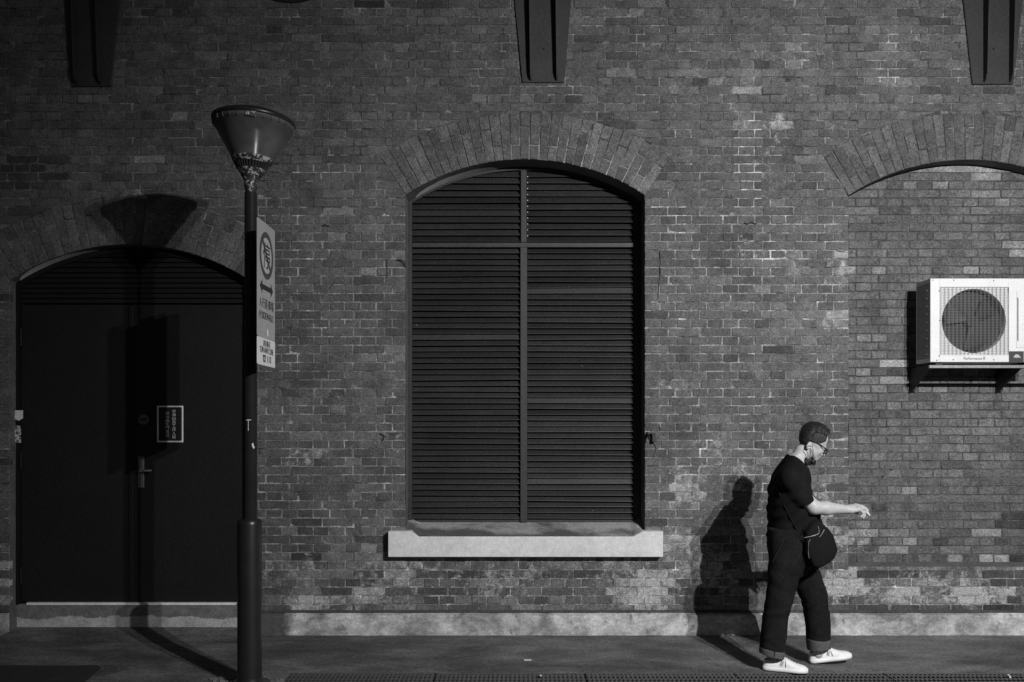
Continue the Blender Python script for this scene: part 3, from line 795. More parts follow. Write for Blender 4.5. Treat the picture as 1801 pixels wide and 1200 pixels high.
for k in range(36):
    a = 2*math.pi*k/36; ca, sa = math.cos(a), math.sin(a)
    for w_ in (0,):
        r0, r1, q0, q1 = .094, .112, zp(300), zp(288)
        p = [(r0-.014, q0), (r0, q0), (r1, q1), (r1-.014, q1)]
        tx, ty = -sa*.0025, ca*.0025
        v = [(XH+ca*r+tx, YP+sa*r+ty, z) for r, z in p] + [(XH+ca*r-tx, YP+sa*r-ty, z) for r, z in p]
        mb.add(v, [(0,1,2,3),(7,6,5,4),(0,4,5,1),(1,5,6,2),(2,6,7,3)])
tag(head_part('vent_fins', mb, M_STEEL), kind='stuff')
mb = MB(); mb.lathe([(.110, zp(289)), (.120, zp(287)), (.130, zp(281)), (.132, zp(280))], (XH, YP, 0), 36); head_part('collar_ring', mb, M_FLAKE)
mb = MB(); mb.lathe([(.128, zp(281)), (.247, zr-.022), (.253, zr-.02), (.253, zr+.008)], (XH, YP, 0), 56, close=False); head_part('cone_shade', mb, M_LAMP)
mb = MB(); mb.lathe([(.074, zp(284)), (.076, zp(279)), (.094, zp(234)), (.090, zp(230)), (.05, zp(226)), (.001, zp(225))], (XH, YP, 0), 28); head_part('lamp_tube', mb, M_TUBE)
mb = MB(); mb.lathe([(.250, zr-.002), (.259, zr), (.262, zr+.010), (.261, zr+.022), (.248, zr+.032), (.19, zr+.057), (.11, zr+.080), (.05, zr+.088), (.001, zr+.090)], (XH, YP, 0), 56); head_part('rim_cap', mb, M_POLE)
mb = MB()
for k in range(30):
    a = 2*math.pi*k/30; ca, sa = math.cos(a), math.sin(a); tx, ty = -sa*.0018, ca*.0018
    v = [(XH+ca*r+s_*tx, YP+sa*r+s_*ty, z) for s_ in (1, -1) for r, z in ((.245, zr-.03), (.256, zr-.026), (.258, zr+.002), (.245, zr+.002))]
    mb.add(v, [(0,1,2,3),(7,6,5,4),(0,4,5,1),(1,5,6,2)])
tag(head_part('rim_clips', mb, M_GRATE), kind='stuff')
mb = MB(); a0 = -math.pi/2+.11; v = []
for a in (a0, a0+.12, a0+.24):
    for z in (zr-.030, zr-.001): v.append((XH+math.cos(a)*(.2575 if z > zr-.01 else .2545), YP+math.sin(a)*(.2575 if z > zr-.01 else .2545), z))
mb.add(v, [(0,2,3,1),(2,4,5,3)]); head_part('label_plate', mb, M_FLAKE)
# scraps of sticker on the pole
def wrap(name, pts, label):
    mb = MB(); v = []
    for px, py in pts:
        x = WX(px, YP-.04)-(XP+.008); x = max(-.038, min(.038, x)); v.append((XP+.008+x, YP-math.sqrt(.0405**2-x*x)-.001, WZ(py, YP-.04)))
    n = len(v); mb.add(v + [(a, b2+.0015, c2) for a, b2, c2 in v], [list(range(n)), list(range(2*n-1, n-1, -1))])
    return tag(mb.build(name, M_PAPER), label, 'sticker')
wrap('sticker', [(431.5,739),(434,739),(434,738),(441,738),(441,739.5),(436.8,739.5),(436.8,758),(435.8,758),(435.8,739.8),(431.5,740.2)][::-1], 'thin white torn edge of an old sticker on lamp post')
wrap('sticker', [(442,781),(444,779),(445,784),(446.3,787),(445,790),(443,786)][::-1], 'small white paper scrap stuck on lamp post, below the torn edge')

# no-parking sign
XS = -1.55; YN0, YN1 = -1.61, -1.224
zt0, zb0 = WZ(381, YN0), WZ(640, YN0); zmid = WZ(589, YN0)
sg = tag(empty('parking_sign', (XS, YN0, zb0)), 'tall narrow no-parking sign with ring, arrow and Chinese lettering on the lamp post', 'sign')
mb = MB(); t = .0025
def sheet_yz(mb, y0, y1, z0, z1, x0, x1, rad=.02):
    pts = []
    for cy, cz, s in ((y0+rad, z0+rad, 180), (y1-rad, z0+rad, 270), (y1-rad, z1-rad, 0), (y0+rad, z1-rad, 90)):
        for k in range(5): a = R(s+22.5*k); pts.append((cy+rad*math.cos(a), cz+rad*math.sin(a)))
    n = len(pts); v = [(x1, y, z) for y, z in pts] + [(x0, y, z) for y, z in pts]
    mb.add(v, [list(range(n)), list(range(2*n-1, n-1, -1))] + [(i, n+i, n+(i+1) % n, (i+1) % n) for i in range(n)])
sheet_yz(mb, YN0, YN1, zmid-.004, zt0, XS-t, XS, .015); mb.build('main_plate', M_SIGN, sg)
mb = MB(); sheet_yz(mb, YN0, YN1, zb0, zmid-.006, XS-t, XS+.001, .012); mb.build('lower_plate', M_SIGNW, sg)
for z in (zt0-.16, zmid+.06):
    mb = MB(); mb.box(XP+.03, XS-t-.001, YP-.02, YP+.02, z, z+.04); mb.build('clamp', M_STEEL, sg)
yc = (YN0+YN1)/2; Hh = zt0-zb0
def sz(f): return zt0 - Hh*f          # fraction down the sign
UX, UZ = (0, 1, 0), (0, 0, 1); XF = XS+.0012
def ring_yz(mb, cy, cz, r0, r1, x, n=40):
    v = []
    for k in range(n):
        a = 2*math.pi*k/n
        for r in (r0, r1): v.append((x, cy+math.cos(a)*r, cz+math.sin(a)*r))
    mb.add(v, [(2*k, 2*k+1, (2*k+3) % (2*n), (2*k+2) % (2*n)) for k in range(n)])
cz = sz(.225)
mb = MB(); ring_yz(mb, yc, cz, .112, .148, XF); mb.build('ring', M_RING, sg)
mb = MB()
mb.add([(XF-.0004, yc+math.cos(2*math.pi*k/40)*.112, cz+math.sin(2*math.pi*k/40)*.112) for k in range(40)], [list(range(40))])
mb.build('ring_field', simple('sign_pale', .50, .45, .1, 6, .15, 60, .02, grain=.3), sg)
mb = MB(); k = .085; w = .011; mb.add([(XF+.0003, yc-k-w, cz+k-w), (XF+.0003, yc-k+w, cz+k+w), (XF+.0003, yc+k+w, cz-k+w), (XF+.0003, yc+k-w, cz-k-w)], [(0,3,2,1)]); mb.build('slash', M_RING, sg)
put_text('停', sg, M_INK, (XF+.0006, yc, cz), UX, UZ, .155, .165)
z = sz(.455); mb = MB(); a = .145
mb.add([(XF, yc+y, z+dz) for y, dz in ((-a,0),(-a+.055,.045),(-a+.055,.016),(a-.055,.016),(a-.055,.045),(a,0),(a-.055,-.045),(a-.055,-.016),(-a+.055,-.016),(-a+.055,-.045))], [(0,9,1),(5,4,6),(2,8,7,3)])
mb.build('arrow', M_INK, sg)
put_text('人行道·廣場', sg, M_INK, (XF, yc, sz(.565)), UX, UZ, .31, .062)
put_text('Ⓟ', sg, M_INK, (XF, yc-.135, sz(.652)), UX, UZ, .048, .048)
put_text('SIDEWALK', sg, M_INK, (XF, yc+.022, sz(.652)), UX, UZ, .245, .044)
XF += .001
put_text('違者拖吊', sg, M_INK, (XF, yc, sz(.845)), UX, UZ, .15, .040)
put_text('TOW-AWAY ZONE', sg, M_INK, (XF, yc, sz(.893)), UX, UZ, .29, .038)
put_text('110', sg, M_INK, (XF, yc+.055, sz(.952)), UX, UZ, .085, .044)
mb = MB(); z = sz(.952); q = yc-.05                          # telephone symbol
for (y0, y1, z0, z1) in ((-.03,.03,.010,.022),(-.03,-.018,.002,.010),(.018,.03,.002,.010),(-.024,-.012,-.022,.002),(.012,.024,-.022,.002),(-.012,.012,-.022,-.012),(-.012,.012,-.002,.002)):
    mb.add([(XF,q+y0,z+z0),(XF,q+y1,z+z0),(XF,q+y1,z+z1),(XF,q+y0,z+z1)], [(0,1,2,3)])
mb.build('telephone_symbol', M_INK, sg)
mb = MB(); mb.add([(XS+.002, yc+.02+math.cos(a)*.02, sz(.765)+math.sin(a)*.025) for a in np.linspace(0, 2*math.pi, 10)[:-1]], [list(range(9))]); mb.build('paper_scrap', M_SIGNW, sg)
gr = random.Random(21); mb = MB()
for k in range(420):
    x = gr.uniform(-4.3, 4.6)
    y = -.046-abs(gr.gauss(0, .035)) if gr.random() < .6 else gr.uniform(-1.07, -.06)
    if DXL < x < DXR and y > -.2: y += .2
    r = gr.uniform(.002, .0065)
    v = [(x+r*math.cos(a), y+r*math.sin(a), .0006) for a in (0.3, 2.2, 4.4)]+[(x, y, r*gr.uniform(.5, 1))]
    mb.add(v, [(0,1,3),(1,2,3),(2,0,3)])
tag(mb.build('grit', M_CONC), 'fine grit and crumbs scattered on the pavement along the wall', 'grit', kind='stuff')
# concrete and rubble round the foot of the post
mb = MB()
for k in range(46):
    px = rng.choice((rng.uniform(372, 418), rng.uniform(458, 500))); d = rng.uniform(5.50, 5.60)
    x, y = (px-900)*d/FPX, d-CAM_D; r = rng.uniform(.008, .026)
    v = []
    for i in range(5): a = 2*math.pi*i/5+rng.random(); v.append((x+r*math.cos(a), y+r*math.sin(a)*.8, 0.001))
    v += [(x+(vx-x)*.6, y+(vy-y)*.6, r*rng.uniform(.4, .9)) for vx, vy, _ in v]
    mb.add(v, [(0,1,6,5),(1,2,7,6),(2,3,8,7),(3,4,9,8),(4,0,5,9),(5,6,7,8,9)])
tag(mb.build('rubble', M_CONC), 'crumbled concrete and grit round the foot of the lamp post', 'rubble', kind='stuff')
mb = MB(); mb.box(WX(462, -1.2), WX(502, -1.2), -1.285, -1.095, .0, .012); tag(mb.build('concrete_patch', M_CONC), kind='structure')

# ------------------------------------------------------------------ drain grating, one panel after the other
def grate(x0, x1, where):
    g = empty('drain_grate', ((x0+x1)/2, (GR_F+GR_B)/2, 0))
    tag(g, 'steel drain grating panel ' + where, 'grating', 'grating panels of the drain')
    ys_ = (GR_B-.005, -1.138, -1.205, -1.272, GR_F+.005)
    for k, y in enumerate(ys_):
        mb = MB(); mb.box(x0+.004, x1-.004, y-.0035, y+.0035, -.03, .001); mb.build('long_bar', M_GRATE, g)
    mb = MB(); x = x0+.012
    while x < x1-.008:
        mb.box(x-.0022, x+.0022, GR_F+.012, GR_B-.012, -.012, -.002); x += .029
    tag(mb.build('cross_bars', M_TICK, g), kind='stuff')
x = XG0
for where in ('next to the lamp post foot', 'below the left half of the window', 'below the right half of the window', 'below the right end of the sill', "in front of the man's rear shoe", 'below the bricked-up arch, right of the man'):
    grate(x, x+.995, where); x += 1.0

# ------------------------------------------------------------------ air conditioner on its bracket
YA0, YA1 = -.25, -.02
ax0 = WX(1636, YA0); az1, az0 = WZ(490, YA0), WZ(637, YA0); ax1 = ax0 + .86
ac = tag(empty('air_conditioner', ((ax0+ax1)/2, (YA0+YA1)/2, az0)), 'white outdoor air conditioner unit with round fan grille on the bricked-up arch', 'air conditioner')
fc = W(1713, 564.5, YA0); FR = 56.5/FPX*(CAM_D+YA0)
gx0, gx1, gz0, gz1 = WX(1653.5, YA0), WX(1772.5, YA0), WZ(624, YA0), WZ(506, YA0)
mb = MB()                                                # casing: front with a round hole, back, side, top, bottom
mb.box(ax0, ax1, YA0+.012, YA1, az1-.03, az1); mb.box(ax0, ax1, YA0+.012, YA1, az0, az0+.03)
mb.box(ax1-.01, ax1, YA0+.012, YA1, az0+.03, az1-.03); mb.box(ax0, ax1-.01, YA1-.01, YA1, az0+.03, az1-.03)
mb.build('casing', M_WHITE, ac)
mb = MB(); mb.box(ax0, ax0+.006, YA0+.012, YA1-.011, az0+.031, az1-.031); sd = mb.build('side_panel', M_AC_SHADE, ac)
for k in range(9):
    z = az0 + .06 + k*.062
    mb = MB(); mb.box(ax0-.005, ax0-.0005, YA0+.05, YA1-.03, z, z+.006); mb.build('side_wire', M_AC_SHADE, sd)
mb = MB()
def front_with_hole(mb, x0, x1, z0, z1, c, r, y0, y1):
    n = 48; sq = []
    for k in range(n):
        a = 2*math.pi*k/n; dx, dz = math.cos(a), math.sin(a)
        tx = ((x1 if dx > 0 else x0)-c[0])/dx if abs(dx) > 1e-6 else 1e9
        tz = ((z1 if dz > 0 else z0)-c[1])/dz if abs(dz) > 1e-6 else 1e9
        t_ = min(tx, tz); sq.append((c[0]+dx*t_, c[1]+dz*t_))
    ci = [(c[0]+r*math.cos(2*math.pi*k/n), c[1]+r*math.sin(2*math.pi*k/n)) for k in range(n)]
    v = [(x, y0, z) for x, z in sq] + [(x, y0, z) for x, z in ci] + [(x, y1, z) for x, z in ci]
    mb.add(v, [(k, (k+1) % n, n+(k+1) % n, n+k) for k in range(n)] + [(n+k, n+(k+1) % n, 2*n+(k+1) % n, 2*n+k) for k in range(n)])
front_with_hole(mb, gx0-.004, gx1+.004, gz0-.004, gz1+.004, (fc.x, fc.z), FR, YA0+.006, YA0+.06)
mb.box(ax0, gx0-.004, YA0, YA0+.012, az0, az1, .003); mb.box(gx1+.004, ax1, YA0, YA0+.012, az0, az1, .003)
mb.box(gx0-.004, gx1+.004, YA0, YA0+.012, az0, gz0-.004, .002); mb.box(gx0-.004, gx1+.004, YA0, YA0+.012, gz1+.004, az1, .002)
mb.build('front_panel', M_WHITE, ac)
mb = MB(); mb.disc((fc.x, fc.z), FR+.01, YA0+.075, YA0+.09, 40); mb.build('fan_housing', M_BLACK, ac)
fan = MB()
for k in range(3):
    a = 2*math.pi*k/3+.4; pts = []
    for r_, da, yy in ((.04,-.5,.03),(FR*.92,-.1,.05),(FR*.95,.35,.045),(FR*.8,.75,.03),(.04,.6,.02)):
        pts.append((fc.x+r_*math.cos(a+da), YA0+yy, fc.z+r_*math.sin(a+da)))
    fan.add(pts, [list(range(5)), list(range(5))[::-1]])
fan.disc((fc.x, fc.z), .045, YA0+.018, YA0+.05, 20); fan.build('fan', simple('fan_plastic', .007, .6), ac)
mb = MB(); wr = .0008
n = 42
for k in range(n+1):
    z = gz0 + (gz1-gz0)*k/n; mb.box(gx0, gx1, YA0-.006, YA0-.004, z-wr, z+wr)
mb.build('grille_wires', simple('grille_wire', .17, .5), ac)
mb = MB()
for k in range(18):
    x = gx0 + (gx1-gx0)*k/17; mb.box(x-.0012, x+.0012, YA0-.010, YA0-.0062, gz0, gz1)
mb.build('grille_bars', simple('grille_bar', .20, .5), ac)
for px, py in ((1640,493),(1677,493),(1747,494),(1651,512),(1652,564),(1651,626),(1647,634),(1676,633),(1747,633)):
    c = W(px, py, YA0); mb = MB(); mb.disc((c.x, c.z), .0045, YA0-.003, YA0, 8); mb.build('screw', M_INK, ac)
mb = MB(); mb.box(WX(1787, YA0), ax1-.03, YA0-.004, YA0, WZ(612, YA0), WZ(512, YA0), .003); hcov = mb.build('service_cover', M_WHITE, ac)
mb = MB(); mb.box(WX(1788, YA0), WX(1790, YA0), YA0-.006, YA0-.0042, WZ(600, YA0), WZ(524, YA0)); mb.build('cover_grip', simple('grip_line', .12, .6), hcov)
put_text('Performance R', ac, M_INK, W(1713.5, 630.5, YA0-.0008), (1,0,0), (0,0,1), 38/FPX*(CAM_D+YA0), 5.6/FPX*(CAM_D+YA0))
mb = MB(); mb.box(WX(1774, YA0), WX(1800, YA0), YA0-.002, YA0-.0003, az0+.002, WZ(618, YA0)); stk = mb.build('sticker', M_INK, ac)
mb = MB(); c = W(1788, 627, YA0)
mb.add([(c.x+dx, YA0-.003, c.z+dz) for dx, dz in ((-.03,-.006),(-.01,.016),(.012,.012),(.03,-.014),(.012,-.008),(-.006,-.012))], [(0,5,4,3,2,1)][:1]); mb.add([], [])
mb.build('sticker_print', M_SIGN, stk)
put_text('POWER', stk, M_SIGN, W(1788, 620.5, YA0-.003), (1,0,0), (0,0,1), 15/FPX*(CAM_D+YA0), 3.0/FPX*(CAM_D+YA0)) if False else None
# its bracket
rk = tag(empty('wall_bracket', (ax0+.03, YB, az0-.25)), 'dark angle-iron bracket carrying the white air conditioner', 'bracket')
mb = MB(); mb.box(ax0-.005, 4.9, YA0+.004, YA0+.03, az0-.046, az0-.023, .002); mb.build('front_rail', M_METAL, rk)
for xx in (ax0+.05, ax0+.75):
    mb = MB(); mb.box(xx, xx+.05, YA0+.02, YA1-.02, az0-.022, az0-.001); mb.build('foot', M_BLACK, rk)
for xx in (ax0+.02, ax0+.72):
    mb = MB(); mb.box(xx, xx+.04, YA0+.032, YB, az0-.046, az0-.023); mb.box(xx, xx+.04, YB-.03, YB-.002, az0-.21, az0-.046)
    v = [(xx-.008, y, z) for y, z in ((YA0+.034, az0-.048), (YB-.004, az0-.048), (YB-.004, az0-.225), (YB-.03, az0-.225))]; mb.add(v + [(x_+.006, y, z) for x_, y, z in v], [(0,1,2,3),(7,6,5,4),(0,4,5,1),(1,5,6,2),(2,6,7,3),(3,7,4,0)])
    mb.build('arm', M_BLACK, rk)

# ------------------------------------------------------------------ small things
for pts, w in (([(1160.5,441),(1160,452)],1.6), ([(1160,452),(1161,462),(1160,472)],.6), ([(1160.5,472),(1160.5,482)],1.5), ([(1160.5,482),(1159,495),(1157,528)],.6), ([(1308,392),(1314,394),(1320,391.5),(1330,394)],2.2),
               ([(566,398),(572,396),(578,399)],2.4), ([(1471,441),(1479,443),(1486,441.5)],1.3), ([(1148,778),(1154,788),(1148,806)],.8), ([(1160,750),(1161,758)],1.4), ([(667,762),(676,768),(671,776)],2.6), ([(1566,825.5),(1568.5,828)],3.2), ([(680,455),(680,490)],.6)):
    mb = MB(); y = -.0065; c = W(pts[0][0], pts[0][1], y)
    for (ax_, ay_), (bx_, by_) in zip(pts, pts[1:]):
        p, q = W(ax_, ay_, y), W(bx_, by_, y); e = (q-p).normalized(); nn = Vector((-e.z, 0, e.x))*w*.7/S0/2
        mb.add([p-nn, q-nn*.7, q+nn*.7, p+nn] + [v_+Vector((0, .012, 0)) for v_ in (p-nn, q-nn, q+nn, p+nn)], [(0,1,2,3),(0,4,5,1),(3,2,6,7)])
    mb.build('crack', M_DARK, wall)
c = W(1146, 768, -.02)
st = tag(empty('iron_stub', c), 'broken rusty iron stub sticking out beside the right window jamb', 'iron stub')
mb = MB(); mb.tube([W(1137,760,.02), W(1140,768,-.05), W(1142,772,-.075)], .010, 7); mb.build('bent_bar', M_BLACK, st)
mb = MB(); mb.box(WX(1146,-.02), WX(1151.5,-.02), -.05, .0, WZ(777,-.02), WZ(764,-.02)); mb.box(WX(1138,-.02), WX(1153,-.02), -.04, .0, WZ(763.5,-.02), WZ(761.5,-.02)); mb.build('lug', M_BLACK, st)
mb = MB(); mb.tube([W(697,457.5,-.004), W(706,458,-.02), W(711,461,-.03), W(714,470,-.01)], .004, 6); tag(mb.build('wire_stub', M_BLACK), 'short bent wire stub left of the louvred window', 'wire')
d = CAM_Z*FPX/(1162-HOR); y = d-CAM_D
mb = MB(); mb.box(WX(921,y), WX(934,y), y-.006, y+.006, .001, .007, .001); tag(mb.build('paper_strip', M_PAPER), 'tiny white paper strip lying on pavement below the window', 'litter')
mb = MB(); d = 5.60; y = d-CAM_D; mb.tube([(WX(1775,y), y-.01, .010), (WX(1777,y), y+.03, .014)], .006, 8); tag(mb.build('cigarette_butt', M_PAPER), 'white cigarette butt standing on the drain grating at far right', 'litter')
mb = MB(); y = -1.16; mb.box(WX(949,y), WX(952,y), y-.008, y+.008, .003, .011, .001); tag(mb.build('paper_scrap', M_PAPER), 'tiny pale scrap on the drain grating below the window', 'litter')

# ------------------------------------------------------------------ signed-distance modelling for the man
def smin(a, b, k): h = np.clip(.5+.5*(b-a)/k, 0, 1); return b + (a-b)*h - k*h*(1-h)
def smax(a, b, k): return -smin(-a, -b, k)
def capsule(p, a, b, ra, rb):
    a = np.array(a, float); b = np.array(b, float); ab = b-a
    t = np.clip(((p-a)@ab)/(ab@ab), 0, 1)
    return np.linalg.norm(p-(a+t[:, None]*ab), axis=1) - (ra+(rb-ra)*t)
def ellipsoid(p, c, r):
    q = (p-np.array(c))/np.array(r); k0 = np.linalg.norm(q, axis=1); k1 = np.linalg.norm(q/np.array(r), axis=1)
    return k0*(k0-1)/np.maximum(k1, 1e-6)
def loft(p, rows, k=2.0):
    rows = sorted(rows); z = np.array([r[0] for r in rows])
    f = [np.interp(p[:, 2], z, [r[i] for r in rows]) for i in (1, 2, 3, 4)]
    q = (np.abs((p[:, 0]-f[0])/f[2])**k + np.abs((p[:, 1]-f[1])/f[3])**k)**(1/k)
    d = (q-1)*np.minimum(f[2], f[3])
    return np.maximum(d, np.maximum(z[0]-p[:, 2], p[:, 2]-z[-1]))
def polyd(u, v, poly):
    P = np.array(poly, float); n = len(P); d = np.full(u.shape, 1e9); ins = np.zeros(u.shape, bool)
    for i in range(n):
        a, b2 = P[i], P[(i+1) % n]; e = b2-a
        t = np.clip(((u-a[0])*e[0]+(v-a[1])*e[1])/(e@e), 0, 1)
        d = np.minimum(d, np.hypot(u-a[0]-t*e[0], v-a[1]-t*e[1]))
        c = (a[1] > v) != (b2[1] > v)
        xx = a[0] + (v-a[1])*e[0]/(e[1] if abs(e[1]) > 1e-9 else 1e-9)
        ins ^= c & (u < xx)
    return np.where(ins, -d, d)
def nets(f, lo, hi, h, B=8):
    lo = np.array(lo, float); n = (np.ceil((np.array(hi)-lo)/h/B).astype(int)+1); N = n*B
    I = np.stack(np.meshgrid(*[np.arange(k) for k in n], indexing='ij'), -1).reshape(-1, 3)
    cv = f(lo + (I*B+B/2)*h)
    F = np.repeat(np.repeat(np.repeat(cv.reshape(n), B, 0), B, 1), B, 2).astype(np.float32)
    near = I[np.abs(cv) < B*h*1.35]
    L = np.stack(np.meshgrid(*[np.arange(B)]*3, indexing='ij'), -1).reshape(-1, 3)
    for s in range(0, len(near), 400):
        blk = near[s:s+400]; idx = (blk[:, None, :]*B + L[None]).reshape(-1, 3)
        F[idx[:, 0], idx[:, 1], idx[:, 2]] = f(lo + idx*h)
    S = F < 0
    c8 = [S[i:N[0]-1+i, j:N[1]-1+j, k:N[2]-1+k] for i in (0, 1) for j in (0, 1) for k in (0, 1)]
    any_ = np.logical_or.reduce(c8); all_ = np.logical_and.reduce(c8)
    cells = np.argwhere(any_ & ~all_)
    vid = -np.ones(N-1, np.int64); vid[tuple(cells.T)] = np.arange(len(cells))
    acc = np.zeros((len(cells), 3)); cnt = np.zeros(len(cells))
    cs = [(i, j, k) for i in (0, 1) for j in (0, 1) for k in (0, 1)]
    for a in cs:
        for ax in range(3):
            if a[ax]: continue
            b2 = list(a); b2[ax] = 1
            ia = cells+np.array(a); ib = cells+np.array(b2)
            fa = F[tuple(ia.T)]; fb = F[tuple(ib.T)]; m = (fa < 0) != (fb < 0)
            t = np.where(m, fa/np.where(m, fa-fb, 1), 0)
            p = ia + t[:, None]*(ib-ia); acc[m] += p[m]; cnt[m] += 1
    V = lo + acc/cnt[:, None]*h
    quads = []
    for ax in range(3):
        u, w = (ax+1) % 3, (ax+2) % 3
        sl0 = [slice(None)]*3; sl1 = [slice(None)]*3; sl0[ax] = slice(0, -1); sl1[ax] = slice(1, None)
        ch = S[tuple(sl0)] != S[tuple(sl1)]
        e = np.argwhere(ch); e = e[(e[:, u] > 0) & (e[:, w] > 0) & (e[:, u] < N[u]-1) & (e[:, w] < N[w]-1)]
        ins = S[tuple(e.T)]
        def g(du, dw): q = e.copy(); q[:, u] -= du; q[:, w] -= dw; return vid[tuple(q.T)]
        Q = np.stack([g(1, 1), g(0, 1), g(0, 0), g(1, 0)], 1)
        Q[~ins] = Q[~ins][:, ::-1]
        quads.append(Q[(Q >= 0).all(1)])
    return V, np.concatenate(quads)
def sdf_obj(name, f, lo, hi, h, m, parent):
    V, Q = nets(f, lo, hi, h)
    me = bpy.data.meshes.new(name); me.from_pydata(V.tolist(), [], Q.tolist()); me.update()
    return link(name, me, parent, m, smooth=True)

YC = -0.95
man = tag(empty('person', (WX(1390, YC), YC, 0)), 'man in black t-shirt, dark turned-up jeans and white shoes walking past the wall', 'person')
def rows_from(lst, y0, y1=None, hy=None):
    """rows of (py, px left, px right, half depth) -> loft rows"""
    out = []
    n = len(lst)
    for i, r in enumerate(lst):
        y = y0 if y1 is None else y0+(y1-y0)*i/(n-1)
        out.append((WZ(r[0], y), WX((r[1]+r[2])/2, y), y, (r[2]-r[1])/2*(CAM_D+y)/FPX, r[3]))
    return out
TEE = rows_from([(800,1386,1402,.07),(812,1377,1411,.115),(824,1369,1417,.165),(838,1361.5,1419,.195),(858,1355.5,1421,.20),(885,1353,1430,.195),(905,1352.5,1437,.19),(925,1353,1443,.185),(950,1351.5,1446,.185)], YC)
NEAR = rows_from([(930,1352,1412,.10),(948,1351,1411,.105),(988,1352.5,1411,.105),(1027,1349.5,1401,.10),(1042,1348,1397,.095),(1063,1345,1392,.09),(1075,1343,1388.5,.088),(1085,1342,1384,.085),(1121,1338,1381.5,.083),(1150,1335,1376,.080)], -1.04, -1.03)
FAR = rows_from([(930,1378,1434,.10),(960,1384,1434,.105),(997,1391,1436,.10),(1033,1397.5,1450,.095),(1045,1404,1454,.092),(1058,1410,1454,.09),(1083,1414.5,1457,.088),(1096,1416,1458.5,.086),(1135,1421,1459,.080)], -.86, -.87)
PEL = rows_from([(928,1351.5,1436,.17),(960,1351,1436,.175),(992,1354,1426,.15),(1010,1364,1416,.10)], YC)
CH = W(1435, 812, YC)                                        # chin
UH, VH = np.array((.88, 0, -.475)), np.array((.475, 0, .88))
def local(p):
    q = p-np.array(CH); return np.stack([q@UH, q@VH, q[:, 1]], 1)
def head_pt(u, v, w): return Vector(np.array(CH)+UH*u+VH*v+np.array((0, w, 0)))
def f_cran(q):
    d = ellipsoid(q, (-.093, .138, 0), (.092, .090, .075))
    return smin(d, ellipsoid(q, (-.056, .110, 0), (.056, .090, .064)), .02)
def f_head(p):
    q = local(p); aw = np.abs(q[:, 2]); s = np.stack([q[:, 0], q[:, 1], aw], 1)
    d = f_cran(q)
    d = smin(d, ellipsoid(q, (-.050, .050, 0), (.052, .046, .052)), .018)
    d = smin(d, capsule(s, (-.085, .050, .048), (-.022, .014, .012), .016, .015), .015)
    d = smin(d, ellipsoid(q, (-.016, .016, 0), (.019, .018, .022)), .012)
    d = smin(d, capsule(s, (-.004, .112, 0), (-.008, .108, .036), .012, .010), .012)
    d = smin(d, ellipsoid(s, (-.024, .070, .036), (.020, .022, .018)), .014)
    d = smax(d, -ellipsoid(s, (.006, .090, .031), (.014, .012, .016)), .01)
    d = smin(d, ellipsoid(s, (-.014, .090, .031), (.012, .010, .013)), .003)
    d = smin(d, capsule(q, (-.004, .100, 0), (.020, .063, 0), .008, .011), .009)
    d = smin(d, ellipsoid(s, (.008, .058, .011), (.010, .008, .008)), .006)
    d = smin(d, ellipsoid(q, (.000, .040, 0), (.011, .006, .022)), .005)
    d = smin(d, ellipsoid(q, (-.002, .030, 0), (.011, .006, .019)), .004)
    ear = ellipsoid(s, (-.119, .062, .076), (.017, .029, .008))
    ear = smax(ear, -ellipsoid(s, (-.115, .064, .085), (.010, .019, .007)), .004)
    return smin(d, ear, .006)
# right hand and arm
YARM = -1.13
SH, EL, WR = np.array(W(1393, 846, -1.11)), np.array(W(1431, 893, -1.15)), np.array(W(1489, 896, -1.13))
hd = WR + np.array((.078, .0, .012))                         # knuckles
fx_ = np.array((.96, 0, -.28)); side = np.array((0, .85, .45))
def f_hand(p):
    d = capsule(p, WR, WR+np.array((.03, 0, .004)), .027, .028)
    for o_, r_ in ((-.026, .016), (-.009, .0175), (.009, .0175), (.026, .017)):
        d = smin(d, capsule(p, WR+np.array((.02, 0, 0))+side*o_*.7, hd+side*o_, .019, r_*.8), .012)
    fs = ((.029, .040, .30), (.010, .044, .40), (-.010, .040, .75), (-.028, .030, .95))
    fd = None
    for o_, l_, bend in fs:
        k = hd + side*o_
        d1 = np.array((math.cos(bend*.8), 0, -math.sin(bend*.8))); d2 = np.array((math.cos(bend*1.9), 0, -math.sin(bend*1.9))); d3 = np.array((math.cos(bend*2.8), 0, -math.sin(bend*2.8)))
        a, b2 = k+d1*l_, k+d1*l_+d2*l_*.62; c3 = b2+d3*l_*.5
        e = np.minimum(capsule(p, k-d1*.015, a, .0105, .0095), np.minimum(capsule(p, a, b2, .0095, .0085), capsule(p, b2, c3, .0085, .0075)))
        d = smin(d, e, .004)
    t0 = WR + np.array((.022, .024, -.002)); t1 = t0+np.array((.034, .016, -.018)); t2 = t1+np.array((.030, -.006, -.010))
    d = smin(d, np.minimum(capsule(p, t0, t1, .016, .012), capsule(p, t1, t2, .0115, .0085)), .008)
    return d
